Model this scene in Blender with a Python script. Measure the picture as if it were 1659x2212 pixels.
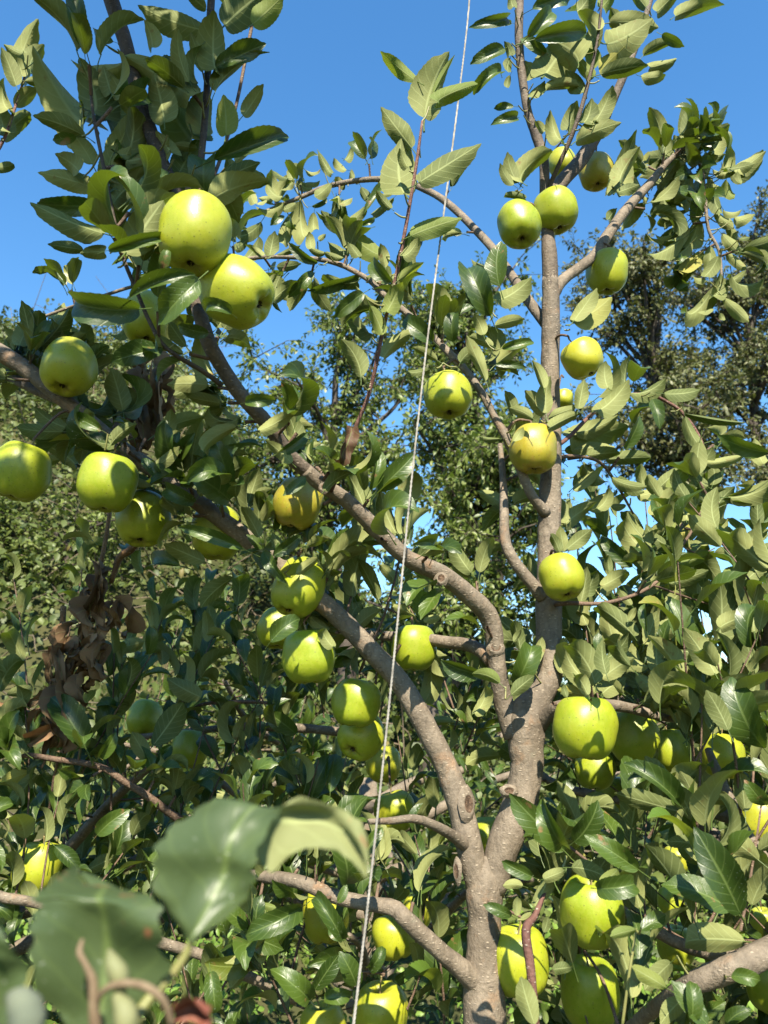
import bpy, math, random
import numpy as np
from mathutils import Vector, Matrix, noise as mnoise

for o in list(bpy.data.objects):
    bpy.data.objects.remove(o)
SC = bpy.context.scene
COL = SC.collection
rng = np.random.default_rng(7)
random.seed(7)
R = math.radians

# ------------------------------------------------------------------ camera
FW, CX, CY = 1671.0, 829.5, 1106.0          # focal length and centre for a 1659 x 2212 picture
PITCH = R(18.0)
CAM = Vector((0, 0, 1.55))
FWD = Vector((0, math.cos(PITCH), math.sin(PITCH)))
UPV = Vector((0, -math.sin(PITCH), math.cos(PITCH)))
cam = bpy.data.cameras.new('camera')
cam.sensor_fit = 'VERTICAL'; cam.sensor_height = 36.0
cam.lens = FW / 2212.0 * 36.0
cam.clip_start = 0.02; cam.clip_end = 3000
cam.dof.use_dof = True; cam.dof.focus_distance = 1.25; cam.dof.aperture_fstop = 9.0
camo = bpy.data.objects.new('camera', cam); COL.objects.link(camo)
camo.location = CAM; camo.rotation_euler = (math.pi / 2 + PITCH, 0, 0)
SC.camera = camo

# ------------------------------------------------------------------ sky, sun, exposure
SUN_EL, SUN_AZ = R(43), R(5)                 # behind the camera
sdir = Vector((math.sin(SUN_AZ) * math.cos(SUN_EL), -math.cos(SUN_AZ) * math.cos(SUN_EL), math.sin(SUN_EL)))
w = bpy.data.worlds.new('World'); SC.world = w; w.use_nodes = True
nt = w.node_tree
sky = nt.nodes.new('ShaderNodeTexSky'); sky.sky_type = 'NISHITA'; sky.sun_disc = False
sky.sun_elevation = SUN_EL; sky.sun_rotation = math.pi - SUN_AZ
sky.air_density = 1.4; sky.dust_density = 0.0; sky.ozone_density = 4.0
hs = nt.nodes.new('ShaderNodeHueSaturation'); hs.inputs['Saturation'].default_value = 1.24   # a phone's vivid blue, the same over the whole sky
nt.links.new(sky.outputs[0], hs.inputs['Color'])
nt.links.new(hs.outputs[0], nt.nodes['Background'].inputs[0])
nt.nodes['Background'].inputs[1].default_value = 0.088
sun = bpy.data.lights.new('sun', 'SUN'); sun.energy = 5.0; sun.angle = R(0.55); sun.color = (1.0, 0.91, 0.75)
suno = bpy.data.objects.new('sun', sun); COL.objects.link(suno)
suno.rotation_euler = sdir.to_track_quat('Z', 'Y').to_euler(); suno.location = (0, -3, 6)
SC.view_settings.view_transform = 'Standard'; SC.view_settings.look = 'None'
SC.view_settings.exposure = 1.60; SC.view_settings.gamma = 1.0
SC.cycles.max_bounces = 6; SC.cycles.transmission_bounces = 4; SC.cycles.diffuse_bounces = 2
SC.cycles.use_denoising = True
SC.cycles.sample_clamp_indirect = 6


def P(x, y, Y):
    """point of the place seen in direction (x, y) at Y metres in front of the camera"""
    d = FWD + Vector(((x - CX) / FW, 0, 0)) + UPV * ((CY - y) / FW)
    return CAM + d * (Y / d.y)

def depth_at(y, Y):
    return Y / (math.cos(PITCH) - (CY - y) / FW * math.sin(PITCH))

def Y_of(y, dep):
    return dep * (math.cos(PITCH) - (CY - y) / FW * math.sin(PITCH))

def project(p):
    d = Vector(p) - CAM
    dep = d.dot(FWD)
    if dep < 0.02:
        return None
    return CX + d.x / dep * FW, CY - d.dot(UPV) / dep * FW, dep

# ------------------------------------------------------------------ materials
def new_mat(name):
    m = bpy.data.materials.new(name); m.use_nodes = True
    t = m.node_tree; t.nodes.clear()
    return m, t

class NB:
    """tiny node builder"""
    def __init__(s, t): s.t = t
    def n(s, typ, **kw):
        x = s.t.nodes.new(typ)
        for k, v in kw.items(): setattr(x, k, v)
        return x
    def set(s, sock, v):
        if hasattr(v, 'is_output') or isinstance(v, bpy.types.NodeSocket): s.t.links.new(v, sock)
        else: sock.default_value = v
    def math(s, op, a, b=0.0, clamp=False):
        x = s.n('ShaderNodeMath', operation=op); x.use_clamp = clamp
        s.set(x.inputs[0], a); s.set(x.inputs[1], b); return x.outputs[0]
    def mix(s, f, a, b, mode='MIX'):
        x = s.n('ShaderNodeMix', data_type='RGBA', blend_type=mode)
        s.set(x.inputs[0], f)
        s.set(x.inputs[6], a if not isinstance(a, tuple) else (*a, 1)); s.set(x.inputs[7], b if not isinstance(b, tuple) else (*b, 1))
        return x.outputs[2]
    def mixf(s, f, a, b):
        x = s.n('ShaderNodeMix', data_type='FLOAT')
        s.set(x.inputs[0], f); s.set(x.inputs[2], a); s.set(x.inputs[3], b); return x.outputs[0]
    def noise(s, vec, scale, detail=3.0, rough=0.55):
        x = s.n('ShaderNodeTexNoise'); s.set(x.inputs['Vector'], vec)
        x.inputs['Scale'].default_value = scale; x.inputs['Detail'].default_value = detail; x.inputs['Roughness'].default_value = rough
        return x.outputs['Fac']
    def voro(s, vec, scale):
        x = s.n('ShaderNodeTexVoronoi'); s.set(x.inputs['Vector'], vec); x.inputs['Scale'].default_value = scale
        return x.outputs['Distance'], x.outputs['Color']
    def ramp(s, f, a, b):
        x = s.n('ShaderNodeMapRange'); x.clamp = True
        s.set(x.inputs[0], f); x.inputs[1].default_value = a; x.inputs[2].default_value = b
        return x.outputs[0]
    def bump(s, h, strength, dist):
        x = s.n('ShaderNodeBump'); x.inputs['Strength'].default_value = strength; x.inputs['Distance'].default_value = dist
        s.set(x.inputs['Height'], h); return x.outputs[0]
    def principled(s, col, rough, spec=0.5, normal=None, sss=0.0, sss_r=None):
        x = s.n('ShaderNodeBsdfPrincipled')
        s.set(x.inputs['Base Color'], col if not isinstance(col, tuple) else (*col, 1)); s.set(x.inputs['Roughness'], rough)
        s.set(x.inputs['Specular IOR Level'], spec)
        if normal is not None: s.set(x.inputs['Normal'], normal)
        if sss:
            x.inputs['Subsurface Weight'].default_value = sss
            x.inputs['Subsurface Radius'].default_value = sss_r; x.inputs['Subsurface Scale'].default_value = 1.0
        return x.outputs[0]
    def out(s, sh):
        x = s.n('ShaderNodeOutputMaterial'); s.t.links.new(sh, x.inputs[0])

def leaf_material(name, top, top2, under, under2, trans, tfac=0.3, rt=0.42, speck=0.0, veins=True, vs=1.0, yellow=None, blotch=None):
    m, t = new_mat(name); b = NB(t)
    geo = b.n('ShaderNodeNewGeometry'); oi = b.n('ShaderNodeObjectInfo')
    at = b.n('ShaderNodeAttribute', attribute_name='tint')
    rnd = b.math('FRACT', b.math('ADD', at.outputs['Fac'], oi.outputs['Random']))
    tc = b.n('ShaderNodeTexCoord'); pos = geo.outputs['Position']
    n1 = b.noise(pos, 38.0, 3.0)
    ct = b.mix(b.math('ADD', b.math('MULTIPLY', rnd, 0.75), b.math('MULTIPLY', n1, 0.3), True), top, top2)
    cu = b.mix(b.math('ADD', b.math('MULTIPLY', rnd, 0.7), b.math('MULTIPLY', n1, 0.35), True), under, under2)
    bumpn = None
    if veins:
        uv = b.n('ShaderNodeSeparateXYZ'); t.links.new(tc.outputs['UV'], uv.inputs[0])
        u = uv.outputs[0]; va = b.math('ABSOLUTE', b.math('SUBTRACT', b.math('MULTIPLY', uv.outputs[1], 2.0), 1.0))
        s = b.math('FRACT', b.math('SUBTRACT', b.math('MULTIPLY', u, 8.0), b.math('MULTIPLY', va, 1.7)))
        dist = b.math('MINIMUM', s, b.math('SUBTRACT', 1.0, s))
        lat = b.math('SUBTRACT', 1.0, b.ramp(dist, 0.02, 0.11))
        mid = b.math('SUBTRACT', 1.0, b.ramp(va, 0.035, 0.10))
        vein = b.math('MAXIMUM', b.math('MULTIPLY', lat, 0.45 * vs), mid)
        ct = b.mix(b.math('MULTIPLY', vein, 0.45), ct, (0.13, 0.18, 0.05))
        cu = b.mix(b.math('MULTIPLY', vein, 0.5), cu, (0.30, 0.34, 0.15))
        h = b.math('SUBTRACT', b.math('MULTIPLY', b.noise(pos, 420.0, 2.0), 0.5), vein)
        bumpn = b.bump(h, 0.35 * vs, 0.0009)
    if speck:
        sp = b.ramp(b.noise(pos, 330.0, 2.0, 0.7), 0.66, 0.74)
        zone = b.ramp(b.noise(pos, 14.0, 2.0), 0.52, 0.66)
        ct = b.mix(b.math('MULTIPLY', b.math('MULTIPLY', sp, zone), speck), ct, (0.55, 0.58, 0.5))
    if blotch:
        bz = b.math('MULTIPLY', b.ramp(b.noise(pos, 55.0, 3.0), 0.63, 0.70), b.ramp(rnd, 0.55, 0.8))
        ct = b.mix(bz, ct, blotch); cu = b.mix(b.math('MULTIPLY', bz, 0.7), cu, blotch)
    if yellow:
        yz = b.ramp(rnd, 0.978, 0.985)
        ct = b.mix(b.math('MULTIPLY', yz, 0.6), ct, yellow); cu = b.mix(b.math('MULTIPLY', yz, 0.6), cu, yellow)
    bf = geo.outputs['Backfacing']
    col = b.mix(bf, ct, cu)
    rough = b.mixf(bf, rt, 0.72)
    spec = b.mixf(bf, 0.4, 0.2)
    pr = b.principled(col, rough, spec, bumpn)
    tr = b.n('ShaderNodeBsdfTranslucent'); tr.inputs[0].default_value = (*trans, 1)
    if bumpn is not None: t.links.new(bumpn, tr.inputs['Normal'])
    mx = b.n('ShaderNodeMixShader'); mx.inputs[0].default_value = tfac
    t.links.new(pr, mx.inputs[1]); t.links.new(tr.outputs[0], mx.inputs[2])
    b.out(mx.outputs[0])
    return m

M = {}
M['leaf'] = leaf_material('apple_leaf', (0.012, 0.028, 0.004), (0.052, 0.086, 0.011), (0.036, 0.056, 0.014), (0.235, 0.246, 0.088),
                          (0.19, 0.29, 0.015), 0.14, 0.40, speck=0.8, yellow=(0.22, 0.20, 0.025), blotch=(0.16, 0.09, 0.035))
M['young'] = leaf_material('young_leaf', (0.0648, 0.1224, 0.0180), (0.1080, 0.1728, 0.0252), (0.1224, 0.1656, 0.0432), (0.1728, 0.1944, 0.0504),
                           (0.2592, 0.3312, 0.0216), 0.35, 0.4)
M['dead'] = leaf_material('withered_leaf', (0.0683, 0.0390, 0.0185), (0.2145, 0.1268, 0.0624), (0.1170, 0.0731, 0.0390), (0.2633, 0.1658, 0.0927),
                          (0.2145, 0.1073, 0.0390), 0.12, 0.8)
M['near'] = leaf_material('near_leaf', (0.018, 0.036, 0.013), (0.060, 0.086, 0.032), (0.12, 0.135, 0.055), (0.165, 0.18, 0.075),
                          (0.1500, 0.2400, 0.0375), 0.14, 0.42, speck=0.5, blotch=(0.2250, 0.0825, 0.0450), vs=0.6)
M['far1'] = leaf_material('tree_leaf', (0.0480, 0.0784, 0.0144), (0.1400, 0.1720, 0.0336), (0.0960, 0.1200, 0.0360), (0.1440, 0.1680, 0.0560),
                          (0.1280, 0.2080, 0.0240), 0.25, 0.45, veins=False)
M['far2'] = leaf_material('dark_tree_leaf', (0.036, 0.050, 0.014), (0.108, 0.116, 0.034), (0.07, 0.078, 0.03), (0.125, 0.12, 0.05),
                          (0.1105, 0.1360, 0.0255), 0.2, 0.5, veins=False)
M['scrub'] = leaf_material('scrub_leaf', (0.022, 0.040, 0.008), (0.105, 0.132, 0.026), (0.06, 0.08, 0.025), (0.11, 0.12, 0.045),
                           (0.1152, 0.1584, 0.0216), 0.2, 0.55, veins=False, yellow=(0.1800, 0.1224, 0.0504))
M['weed'] = leaf_material('weed_leaf', (0.0800, 0.1600, 0.0240), (0.1760, 0.2640, 0.0400), (0.1120, 0.1760, 0.0400), (0.1760, 0.2240, 0.0560),
                          (0.2240, 0.3360, 0.0320), 0.3, 0.45, veins=False)

def bark_material(name, c1, c2, lent, scale=1.0, orange=0.0):
    m, t = new_mat(name); b = NB(t)
    geo = b.n('ShaderNodeNewGeometry'); pos = geo.outputs['Position']
    mp = b.n('ShaderNodeMapping'); t.links.new(pos, mp.inputs[0]); mp.inputs['Scale'].default_value = (1, 1, 2.3)
    n1 = b.noise(pos, 26 * scale, 5.0, 0.65); n2 = b.noise(pos, 150 * scale, 4.0, 0.7)
    mq = b.n('ShaderNodeMapping'); t.links.new(pos, mq.inputs[0]); mq.inputs['Scale'].default_value = (1, 1, 0.3)
    n3 = b.noise(mq.outputs[0], 120 * scale, 4.0, 0.7)
    c = b.mix(b.ramp(n1, 0.30, 0.70), c1, c2)
    c = b.mix(b.math('MULTIPLY', b.ramp(n2, 0.45, 0.75), 0.5), c, tuple(x * 0.45 for x in c1))
    c = b.mix(b.math('MULTIPLY', b.ramp(n3, 0.52, 0.72), 0.45), c, tuple(x * 0.5 for x in c1))
    c = b.mix(b.math('MULTIPLY', b.ramp(b.noise(pos, 9 * scale, 5.0, 0.7), 0.52, 0.66), 0.6), c, tuple(x * 0.55 for x in c1))
    d, vc = b.voro(mp.outputs[0], 105 * scale)
    sv = b.n('ShaderNodeSeparateColor'); t.links.new(vc, sv.inputs[0])
    gate = b.ramp(sv.outputs[0], 0.35, 0.6)
    le = b.math('MULTIPLY', b.math('SUBTRACT', 1.0, b.ramp(d, 0.14, 0.30)), gate)
    c = b.mix(b.math('MULTIPLY', le, 0.75), c, lent)
    # dark horizontal breathing pores
    mh = b.n('ShaderNodeMapping'); t.links.new(pos, mh.inputs[0]); mh.inputs['Scale'].default_value = (0.35, 0.35, 1.9)
    d2, vc2 = b.voro(mh.outputs[0], 120 * scale)
    s2 = b.n('ShaderNodeSeparateColor'); t.links.new(vc2, s2.inputs[0])
    pore = b.math('MULTIPLY', b.math('SUBTRACT', 1.0, b.ramp(d2, 0.10, 0.24)), b.ramp(s2.outputs[0], 0.6, 0.75))
    c = b.mix(b.math('MULTIPLY', pore, 0.6), c, tuple(x * 0.35 for x in c1))
    lich = b.math('MULTIPLY', b.ramp(b.noise(pos, 33 * scale, 5.0, 0.7), 0.60, 0.68), 0.35)
    c = b.mix(lich, c, tuple(x * y for x, y in zip(c2, (0.85, 1.02, 1.0))))
    if orange:
        c = b.mix(b.math('MULTIPLY', b.ramp(b.noise(pos, 17 * scale, 4.0, 0.7), 0.58, 0.72), orange), c, (0.33, 0.15, 0.05))
    h = b.math('ADD', b.math('ADD', b.math('MULTIPLY', n1, 0.6), b.math('MULTIPLY', n3, 0.5)), b.math('ADD', b.math('MULTIPLY', n2, 0.5), b.math('MULTIPLY', le, 0.15)))
    b.out(b.principled(c, 0.72, 0.35, b.bump(h, 0.8, 0.005)))
    return m

M['bark'] = bark_material('apple_bark', (0.1100, 0.0870, 0.0610), (0.2050, 0.1660, 0.1210), (0.3024, 0.2520, 0.1872), orange=0.3)
M['twig'] = bark_material('twig_bark', (0.0863, 0.0510, 0.0338), (0.1650, 0.1087, 0.0713), (0.3150, 0.2475, 0.1650), 1.6)
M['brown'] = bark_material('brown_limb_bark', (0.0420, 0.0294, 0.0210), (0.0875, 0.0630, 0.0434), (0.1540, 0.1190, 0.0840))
M['mid'] = bark_material('darker_limb_bark', (0.0660, 0.0495, 0.0360), (0.1425, 0.1110, 0.0795), (0.2400, 0.1950, 0.1425))  # darker bark tone; on the middle limb it stands in for shade
M['redtwig'] = bark_material('reddish_twig_bark', (0.0975, 0.0413, 0.0300), (0.1500, 0.0750, 0.0562), (0.3750, 0.3150, 0.2550), 1.2)
M['dark'] = bark_material('dark_bark', (0.035, 0.028, 0.022), (0.075, 0.058, 0.045), (0.12, 0.10, 0.08), 0.35)
M['deadtwig'] = bark_material('dead_twig_bark', (0.1200, 0.0600, 0.0225), (0.2025, 0.1125, 0.0413), (0.3000, 0.2100, 0.1050), 1.3)

def green_stem():
    m, t = new_mat('green_stem'); b = NB(t)
    geo = b.n('ShaderNodeNewGeometry')
    c = b.mix(b.noise(geo.outputs['Position'], 60, 2), (0.13, 0.16, 0.04), (0.20, 0.17, 0.07))
    b.out(b.principled(c, 0.5, 0.4)); return m
M['stem'] = green_stem()

def knot_material():
    m, t = new_mat('pruning_scar'); b = NB(t)
    geo = b.n('ShaderNodeNewGeometry'); n1 = b.noise(geo.outputs['Position'], 220, 4, 0.7)
    c = b.mix(b.ramp(n1, 0.35, 0.65), (0.030, 0.020, 0.013), (0.13, 0.085, 0.055))
    b.out(b.principled(c, 0.85, 0.2, b.bump(n1, 0.9, 0.004))); return m
M['knot'] = knot_material()

def apple_material(name, green, yellow, russet, blush=0.0):
    m, t = new_mat(name); b = NB(t)
    tc = b.n('ShaderNodeTexCoord'); ob = tc.outputs['Object']; oi = b.n('ShaderNodeObjectInfo')
    off = b.n('ShaderNodeVectorMath', operation='ADD'); t.links.new(ob, off.inputs[0])
    cmb = b.n('ShaderNodeCombineXYZ'); rr = b.math('MULTIPLY', oi.outputs['Random'], 31.0)
    t.links.new(rr, cmb.inputs[0]); t.links.new(rr, cmb.inputs[2]); t.links.new(cmb.outputs[0], off.inputs[1])
    v = off.outputs[0]
    sep = b.n('ShaderNodeSeparateXYZ'); t.links.new(ob, sep.inputs[0]); z = sep.outputs[2]
    n0 = b.noise(v, 1.1, 3.0); n1 = b.noise(v, 7.0, 4.0, 0.65)
    f = b.math('ADD', b.math('MULTIPLY', b.math('SUBTRACT', n0, 0.35), 1.6), b.math('MULTIPLY', b.math('SUBTRACT', oi.outputs['Random'], 0.5), 0.85), True)
    c = b.mix(f, green, yellow)
    c = b.mix(b.math('MULTIPLY', b.ramp(n1, 0.42, 0.66), 0.24), c, (0.333, 0.348, 0.059))
    # fine streaks running from stalk to calyx
    mp = b.n('ShaderNodeMapping'); t.links.new(v, mp.inputs[0]); mp.inputs['Scale'].default_value = (9, 9, 1.2)
    c = b.mix(b.math('MULTIPLY', b.ramp(b.noise(mp.outputs[0], 2.2, 3.0), 0.5, 0.75), 0.16), c, tuple(x * 0.72 for x in green))
    # russet in the stalk cavity and around the calyx
    cav = b.math('MAXIMUM', b.ramp(z, 0.86, 0.70), 0.0)
    rad = b.math('SQRT', b.math('ADD', b.math('POWER', sep.outputs[0], 2.0), b.math('POWER', sep.outputs[1], 2.0)))
    near_axis = b.math('SUBTRACT', 1.0, b.ramp(rad, 0.12, 0.42))
    rus = b.math('MULTIPLY', near_axis, b.ramp(n1, 0.35, 0.6))
    c = b.mix(b.math('MULTIPLY', rus, 0.75), c, (0.16, 0.12, 0.035))
    if russet:
        rz = b.math('MULTIPLY', b.ramp(b.noise(v, 3.2, 6.0, 0.75), 0.50, 0.66), russet)
        c = b.mix(rz, c, (0.30, 0.20, 0.035))
        sp = b.ramp(b.noise(v, 30.0, 3.0, 0.7), 0.60, 0.70)
        c = b.mix(b.math('MULTIPLY', sp, russet * 0.7), c, (0.17, 0.11, 0.03))
    d, vc = b.voro(v, 8.5)
    sz = b.n('ShaderNodeSeparateColor'); t.links.new(vc, sz.inputs[0])
    dot = b.math('SUBTRACT', 1.0, b.ramp(d, 0.10, 0.22))
    c = b.mix(b.math('MULTIPLY', dot, b.math('MULTIPLY', b.ramp(sz.outputs[0], 0.25, 0.9), 0.95)), c, (0.10, 0.105, 0.02))
    scab = b.math('MULTIPLY', b.ramp(b.noise(v, 5.5, 4.0, 0.7), 0.69, 0.74), 0.7)
    c = b.mix(scab, c, (0.075, 0.055, 0.016))
    wear = b.ramp(b.noise(v, 1.7, 5.0, 0.7), 0.60, 0.78)
    c = b.mix(b.math('MULTIPLY', wear, 0.22), c, (0.281, 0.296, 0.118))
    r = b.mixf(n1, 0.30, 0.46)
    h = b.math('ADD', b.math('MULTIPLY', b.noise(v, 45.0, 2.0), 0.25), b.math('MULTIPLY', dot, 0.5))
    b.out(b.principled(c, r, 0.45, b.bump(h, 0.10, 0.02), 0.10, (0.010, 0.012, 0.003)))
    return m
M['apple'] = apple_material('green_apple_skin', (0.1950, 0.2480, 0.0110), (0.3100, 0.3200, 0.0160), 0.12)
M['apple_yellow'] = apple_material('yellow_apple_skin', (0.2500, 0.2800, 0.0140), (0.3400, 0.3150, 0.0170), 0.18)
M['apple_russet'] = apple_material('russet_apple_skin', (0.2294, 0.2146, 0.0163), (0.3034, 0.2442, 0.0207), 0.75)

def simple(name, c1, c2, rough, sc=80, bump=0.0, dist=0.001, spec=0.4):
    m, t = new_mat(name); b = NB(t)
    geo = b.n('ShaderNodeNewGeometry'); n1 = b.noise(geo.outputs['Position'], sc, 4)
    c = b.mix(b.ramp(n1, 0.3, 0.7), c1, c2)
    b.out(b.principled(c, rough, spec, b.bump(n1, bump, dist) if bump else None)); return m
M['calyx'] = simple('dried_calyx', (0.035, 0.028, 0.012), (0.10, 0.075, 0.03), 0.9)
M['astem'] = simple('apple_stalk', (0.14, 0.13, 0.05), (0.22, 0.16, 0.07), 0.7)
M['twine'] = simple('weathered_twine', (0.13, 0.12, 0.10), (0.30, 0.285, 0.255), 0.85, 60, 0.5, 0.001)
M['soil'] = simple('weedy_soil', (0.0300, 0.0375, 0.0135), (0.0638, 0.0600, 0.0270), 0.95, 2.5, 0.8, 0.05, 0.1)
M['dryvine'] = simple('dry_vine', (0.0825, 0.0638, 0.0413), (0.1725, 0.1350, 0.0863), 0.9, 6)
M['bud'] = simple('woolly_bud', (0.0638, 0.0788, 0.0562), (0.1200, 0.1350, 0.0900), 0.9, 120)
M['pale'] = simple('pale_scale', (0.1125, 0.1237, 0.0525), (0.1800, 0.1800, 0.0825), 0.7, 90)
M['tendril'] = simple('dry_tendril', (0.085, 0.055, 0.030), (0.170, 0.125, 0.075), 0.8, 150)
M['redleaf'] = simple('red_brown_leaf', (0.1200, 0.0330, 0.0210), (0.1800, 0.0660, 0.0360), 0.6, 60)

# ------------------------------------------------------------------ mesh helpers
def mesh_np(name, verts, faces_flat, counts, mat, uv=None, tint=None, smooth=True):
    me = bpy.data.meshes.new(name)
    nv = len(verts); nl = len(faces_flat); nf = len(counts)
    me.vertices.add(nv); me.vertices.foreach_set('co', np.asarray(verts, np.float32).ravel())
    me.loops.add(nl); me.loops.foreach_set('vertex_index', np.asarray(faces_flat, np.int32))
    me.polygons.add(nf)
    starts = np.concatenate([[0], np.cumsum(counts)[:-1]]).astype(np.int32)
    me.polygons.foreach_set('loop_start', starts)
    if smooth: me.polygons.foreach_set('use_smooth', np.ones(nf, bool))
    me.update(calc_edges=True)
    if uv is not None:
        l = me.uv_layers.new(name='UVMap'); l.data.foreach_set('uv', np.asarray(uv, np.float32)[np.asarray(faces_flat)].ravel())
    if tint is not None:
        a = me.attributes.new('tint', 'FLOAT', 'POINT'); a.data.foreach_set('value', np.asarray(tint, np.float32))
    me.materials.append(mat)
    return me

class Acc:
    """collects geometry for ONE mesh"""
    def __init__(s): s.v = []; s.f = []; s.n = 0
    def add(s, v, f):
        s.v.append(np.asarray(v, float)); s.f += [[i + s.n for i in q] for q in f]; s.n += len(v)
    def mesh(s, name, mat, origin=(0, 0, 0), smooth=True):
        v = np.concatenate(s.v) - np.asarray(origin)
        flat = [i for q in s.f for i in q]
        return mesh_np(name, v, flat, [len(q) for q in s.f], mat, smooth=smooth)

def link(name, data, parent=None, origin=None, kind=None):
    o = bpy.data.objects.new(name, data); COL.objects.link(o)
    if parent is not None: o.parent = parent
    if origin is not None: o.location = origin
    if kind: o['kind'] = kind
    return o

def thing(name, label, cat, loc=(0, 0, 0), group=None):
    o = bpy.data.objects.new(name, None); COL.objects.link(o); o.location = loc
    o.empty_display_size = 0.05
    o['label'] = label; o['category'] = cat
    if group: o['group'] = group
    return o

def catmull(pts, per):
    """pts (N,k) -> smooth polyline"""
    p = np.asarray(pts, float); n = len(p)
    if n < 2: return p
    q = np.vstack([2 * p[0] - p[1], p, 2 * p[-1] - p[-2]])
    out = []
    for i in range(n - 1):
        a, b_, c, d = q[i], q[i + 1], q[i + 2], q[i + 3]
        for j in range(per):
            t = j / per
            out.append(0.5 * (2 * b_ + (c - a) * t + (2 * a - 5 * b_ + 4 * c - d) * t * t + (3 * b_ - a - 3 * c + d) * t ** 3))
    out.append(p[-1]); return np.array(out)

def tube(pts, rad, sides=8, wob=0.0, cap=True, seed=0):
    p = np.asarray(pts, float); n = len(p); rad = np.asarray(rad, float)
    tg = np.gradient(p, axis=0); tg /= np.linalg.norm(tg, axis=1, keepdims=True) + 1e-12
    ref = np.array([0.13, 0.2, 0.97]); 
    if abs(tg[0] @ ref) > 0.9: ref = np.array([0.9, 0.3, 0.1])
    a = ref - (ref @ tg[0]) * tg[0]; a /= np.linalg.norm(a)
    V = []
    ang = np.arange(sides) / sides * 2 * math.pi
    for i in range(n):
        a = a - (a @ tg[i]) * tg[i]; a /= np.linalg.norm(a) + 1e-12
        b_ = np.cross(tg[i], a)
        for k in range(sides):
            r = rad[i]
            if wob:
                d = np.cos(ang[k]) * a + np.sin(ang[k]) * b_
                q = p[i] + d * r
                r *= 1 + wob * (mnoise.noise(Vector(q * (1.0 / max(r, .004)) * 0.55 + seed)) + 0.5 * mnoise.noise(Vector(q * (2.0 / max(r, .004)) + seed)))
            V.append(p[i] + (math.cos(ang[k]) * a + math.sin(ang[k]) * b_) * r)
    F = []
    for i in range(n - 1):
        for k in range(sides):
            k2 = (k + 1) % sides
            F.append((i * sides + k, i * sides + k2, (i + 1) * sides + k2, (i + 1) * sides + k))
    if cap:
        F.append(tuple(range(sides - 1, -1, -1))); F.append(tuple(range((n - 1) * sides, n * sides)))
    return V, F

# ------------------------------------------------------------------ leaf shapes
def leaf_shape(seed, nu=18, fold=0.35, rec=0.7, twist=0.2, wave=0.03, tooth=0.035, pet=0.26, crumple=0.0, cols=(-1, -.55, 0, .55, 1)):
    rs = np.random.default_rng(seed)
    us = np.linspace(0, 1, nu + 1)
    hw = us ** 0.62 * (1 - us) ** 0.72
    hw = hw / hw.max() * 0.25
    hw[-1] = 0.0
    tail = np.clip((us - .86) / .14, 0, 1); hw *= 1 - 0.35 * tail * (1 - tail) * 4
    th = rec * us ** 1.4 * (1 + 0.15 * rs.normal())
    dx = np.cos(th); dz = -np.sin(th)
    x = np.concatenate([[0], np.cumsum((dx[1:] + dx[:-1]) / 2)]) / nu
    z = np.concatenate([[0], np.cumsum((dz[1:] + dz[:-1]) / 2)]) / nu
    # bend sideways a little
    side = 0.10 * rs.normal() * us ** 2
    ph = rs.uniform(0, 6.28, 4)
    V, UV = [], []
    for i, u in enumerate(us):
        tw = twist * (u - .3)
        f = fold * (1.0 - 0.35 * u) 
        for v in cols:
            h = hw[i] * (1 + (tooth if (i % 2) else -tooth) * (abs(v) > .9) * (0.15 < u < .97))
            y = v * h * math.cos(f); zz = abs(v) * h * math.sin(f)
            zz += wave * math.sin(u * 9 + ph[0 if v < 0 else 1]) * v * v * (hw[i] / .25)
            if crumple:
                zz += crumple * 0.25 * mnoise.noise(Vector((u * 4 + seed, v * 1.5, seed))) 
                y *= 1 - crumple * 0.5 * abs(mnoise.noise(Vector((u * 3, v, seed + 9))))
            y, zz = y * math.cos(tw) - zz * math.sin(tw), y * math.sin(tw) + zz * math.cos(tw)
            # normal direction of the midrib
            V.append((x[i] + math.sin(th[i]) * zz, y + side[i], z[i] + math.cos(th[i]) * zz)); UV.append((u, (v + 1) / 2))
    V = np.array(V)
    # chord on the x axis, unit length
    tip = V[-len(cols) // 2] if False else V[-3]
    tip = np.array([x[-1], side[-1], z[-1]])
    L = np.linalg.norm(tip); a = math.atan2(-tip[2], tip[0])
    ca, sa = math.cos(a), math.sin(a)
    Rm = np.array([[ca, 0, -sa], [0, 1, 0], [sa, 0, ca]])
    V = (V @ Rm.T) / L
    F = []
    nc = len(cols)
    for i in range(nu):
        for k in range(nc - 1):
            F.append((i * nc + k, (i + 1) * nc + k, (i + 1) * nc + k + 1, i * nc + k + 1))
    F = [tuple(reversed(q)) for q in F] if False else F
    # petiole
    if pet:
        d0 = V[nc + nc // 2] - V[nc // 2]; d0 = d0 / np.linalg.norm(d0)
        p0 = V[nc // 2]; pts = [p0 + d0 * 0.03, p0 - d0 * pet * .5 + np.array([0, 0, -0.012]), p0 - d0 * pet + np.array([0, 0, -0.05])]
        tv, tf = tube(pts, [0.011, 0.011, 0.015], 4, cap=False)
        n0 = len(V); V = np.vstack([V, tv]); UV += [(0.0, 0.5)] * len(tv)
        F += [tuple(i + n0 for i in q) for q in tf]
    # check winding: normal of the blade must be +z
    q = F[(nu // 2) * (nc - 1) + 1]
    nrm = np.cross(V[q[1]] - V[q[0]], V[q[3]] - V[q[0]])
    if nrm[2] < 0: F = [tuple(reversed(q)) for q in F]
    return V, F, np.array(UV)

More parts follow.
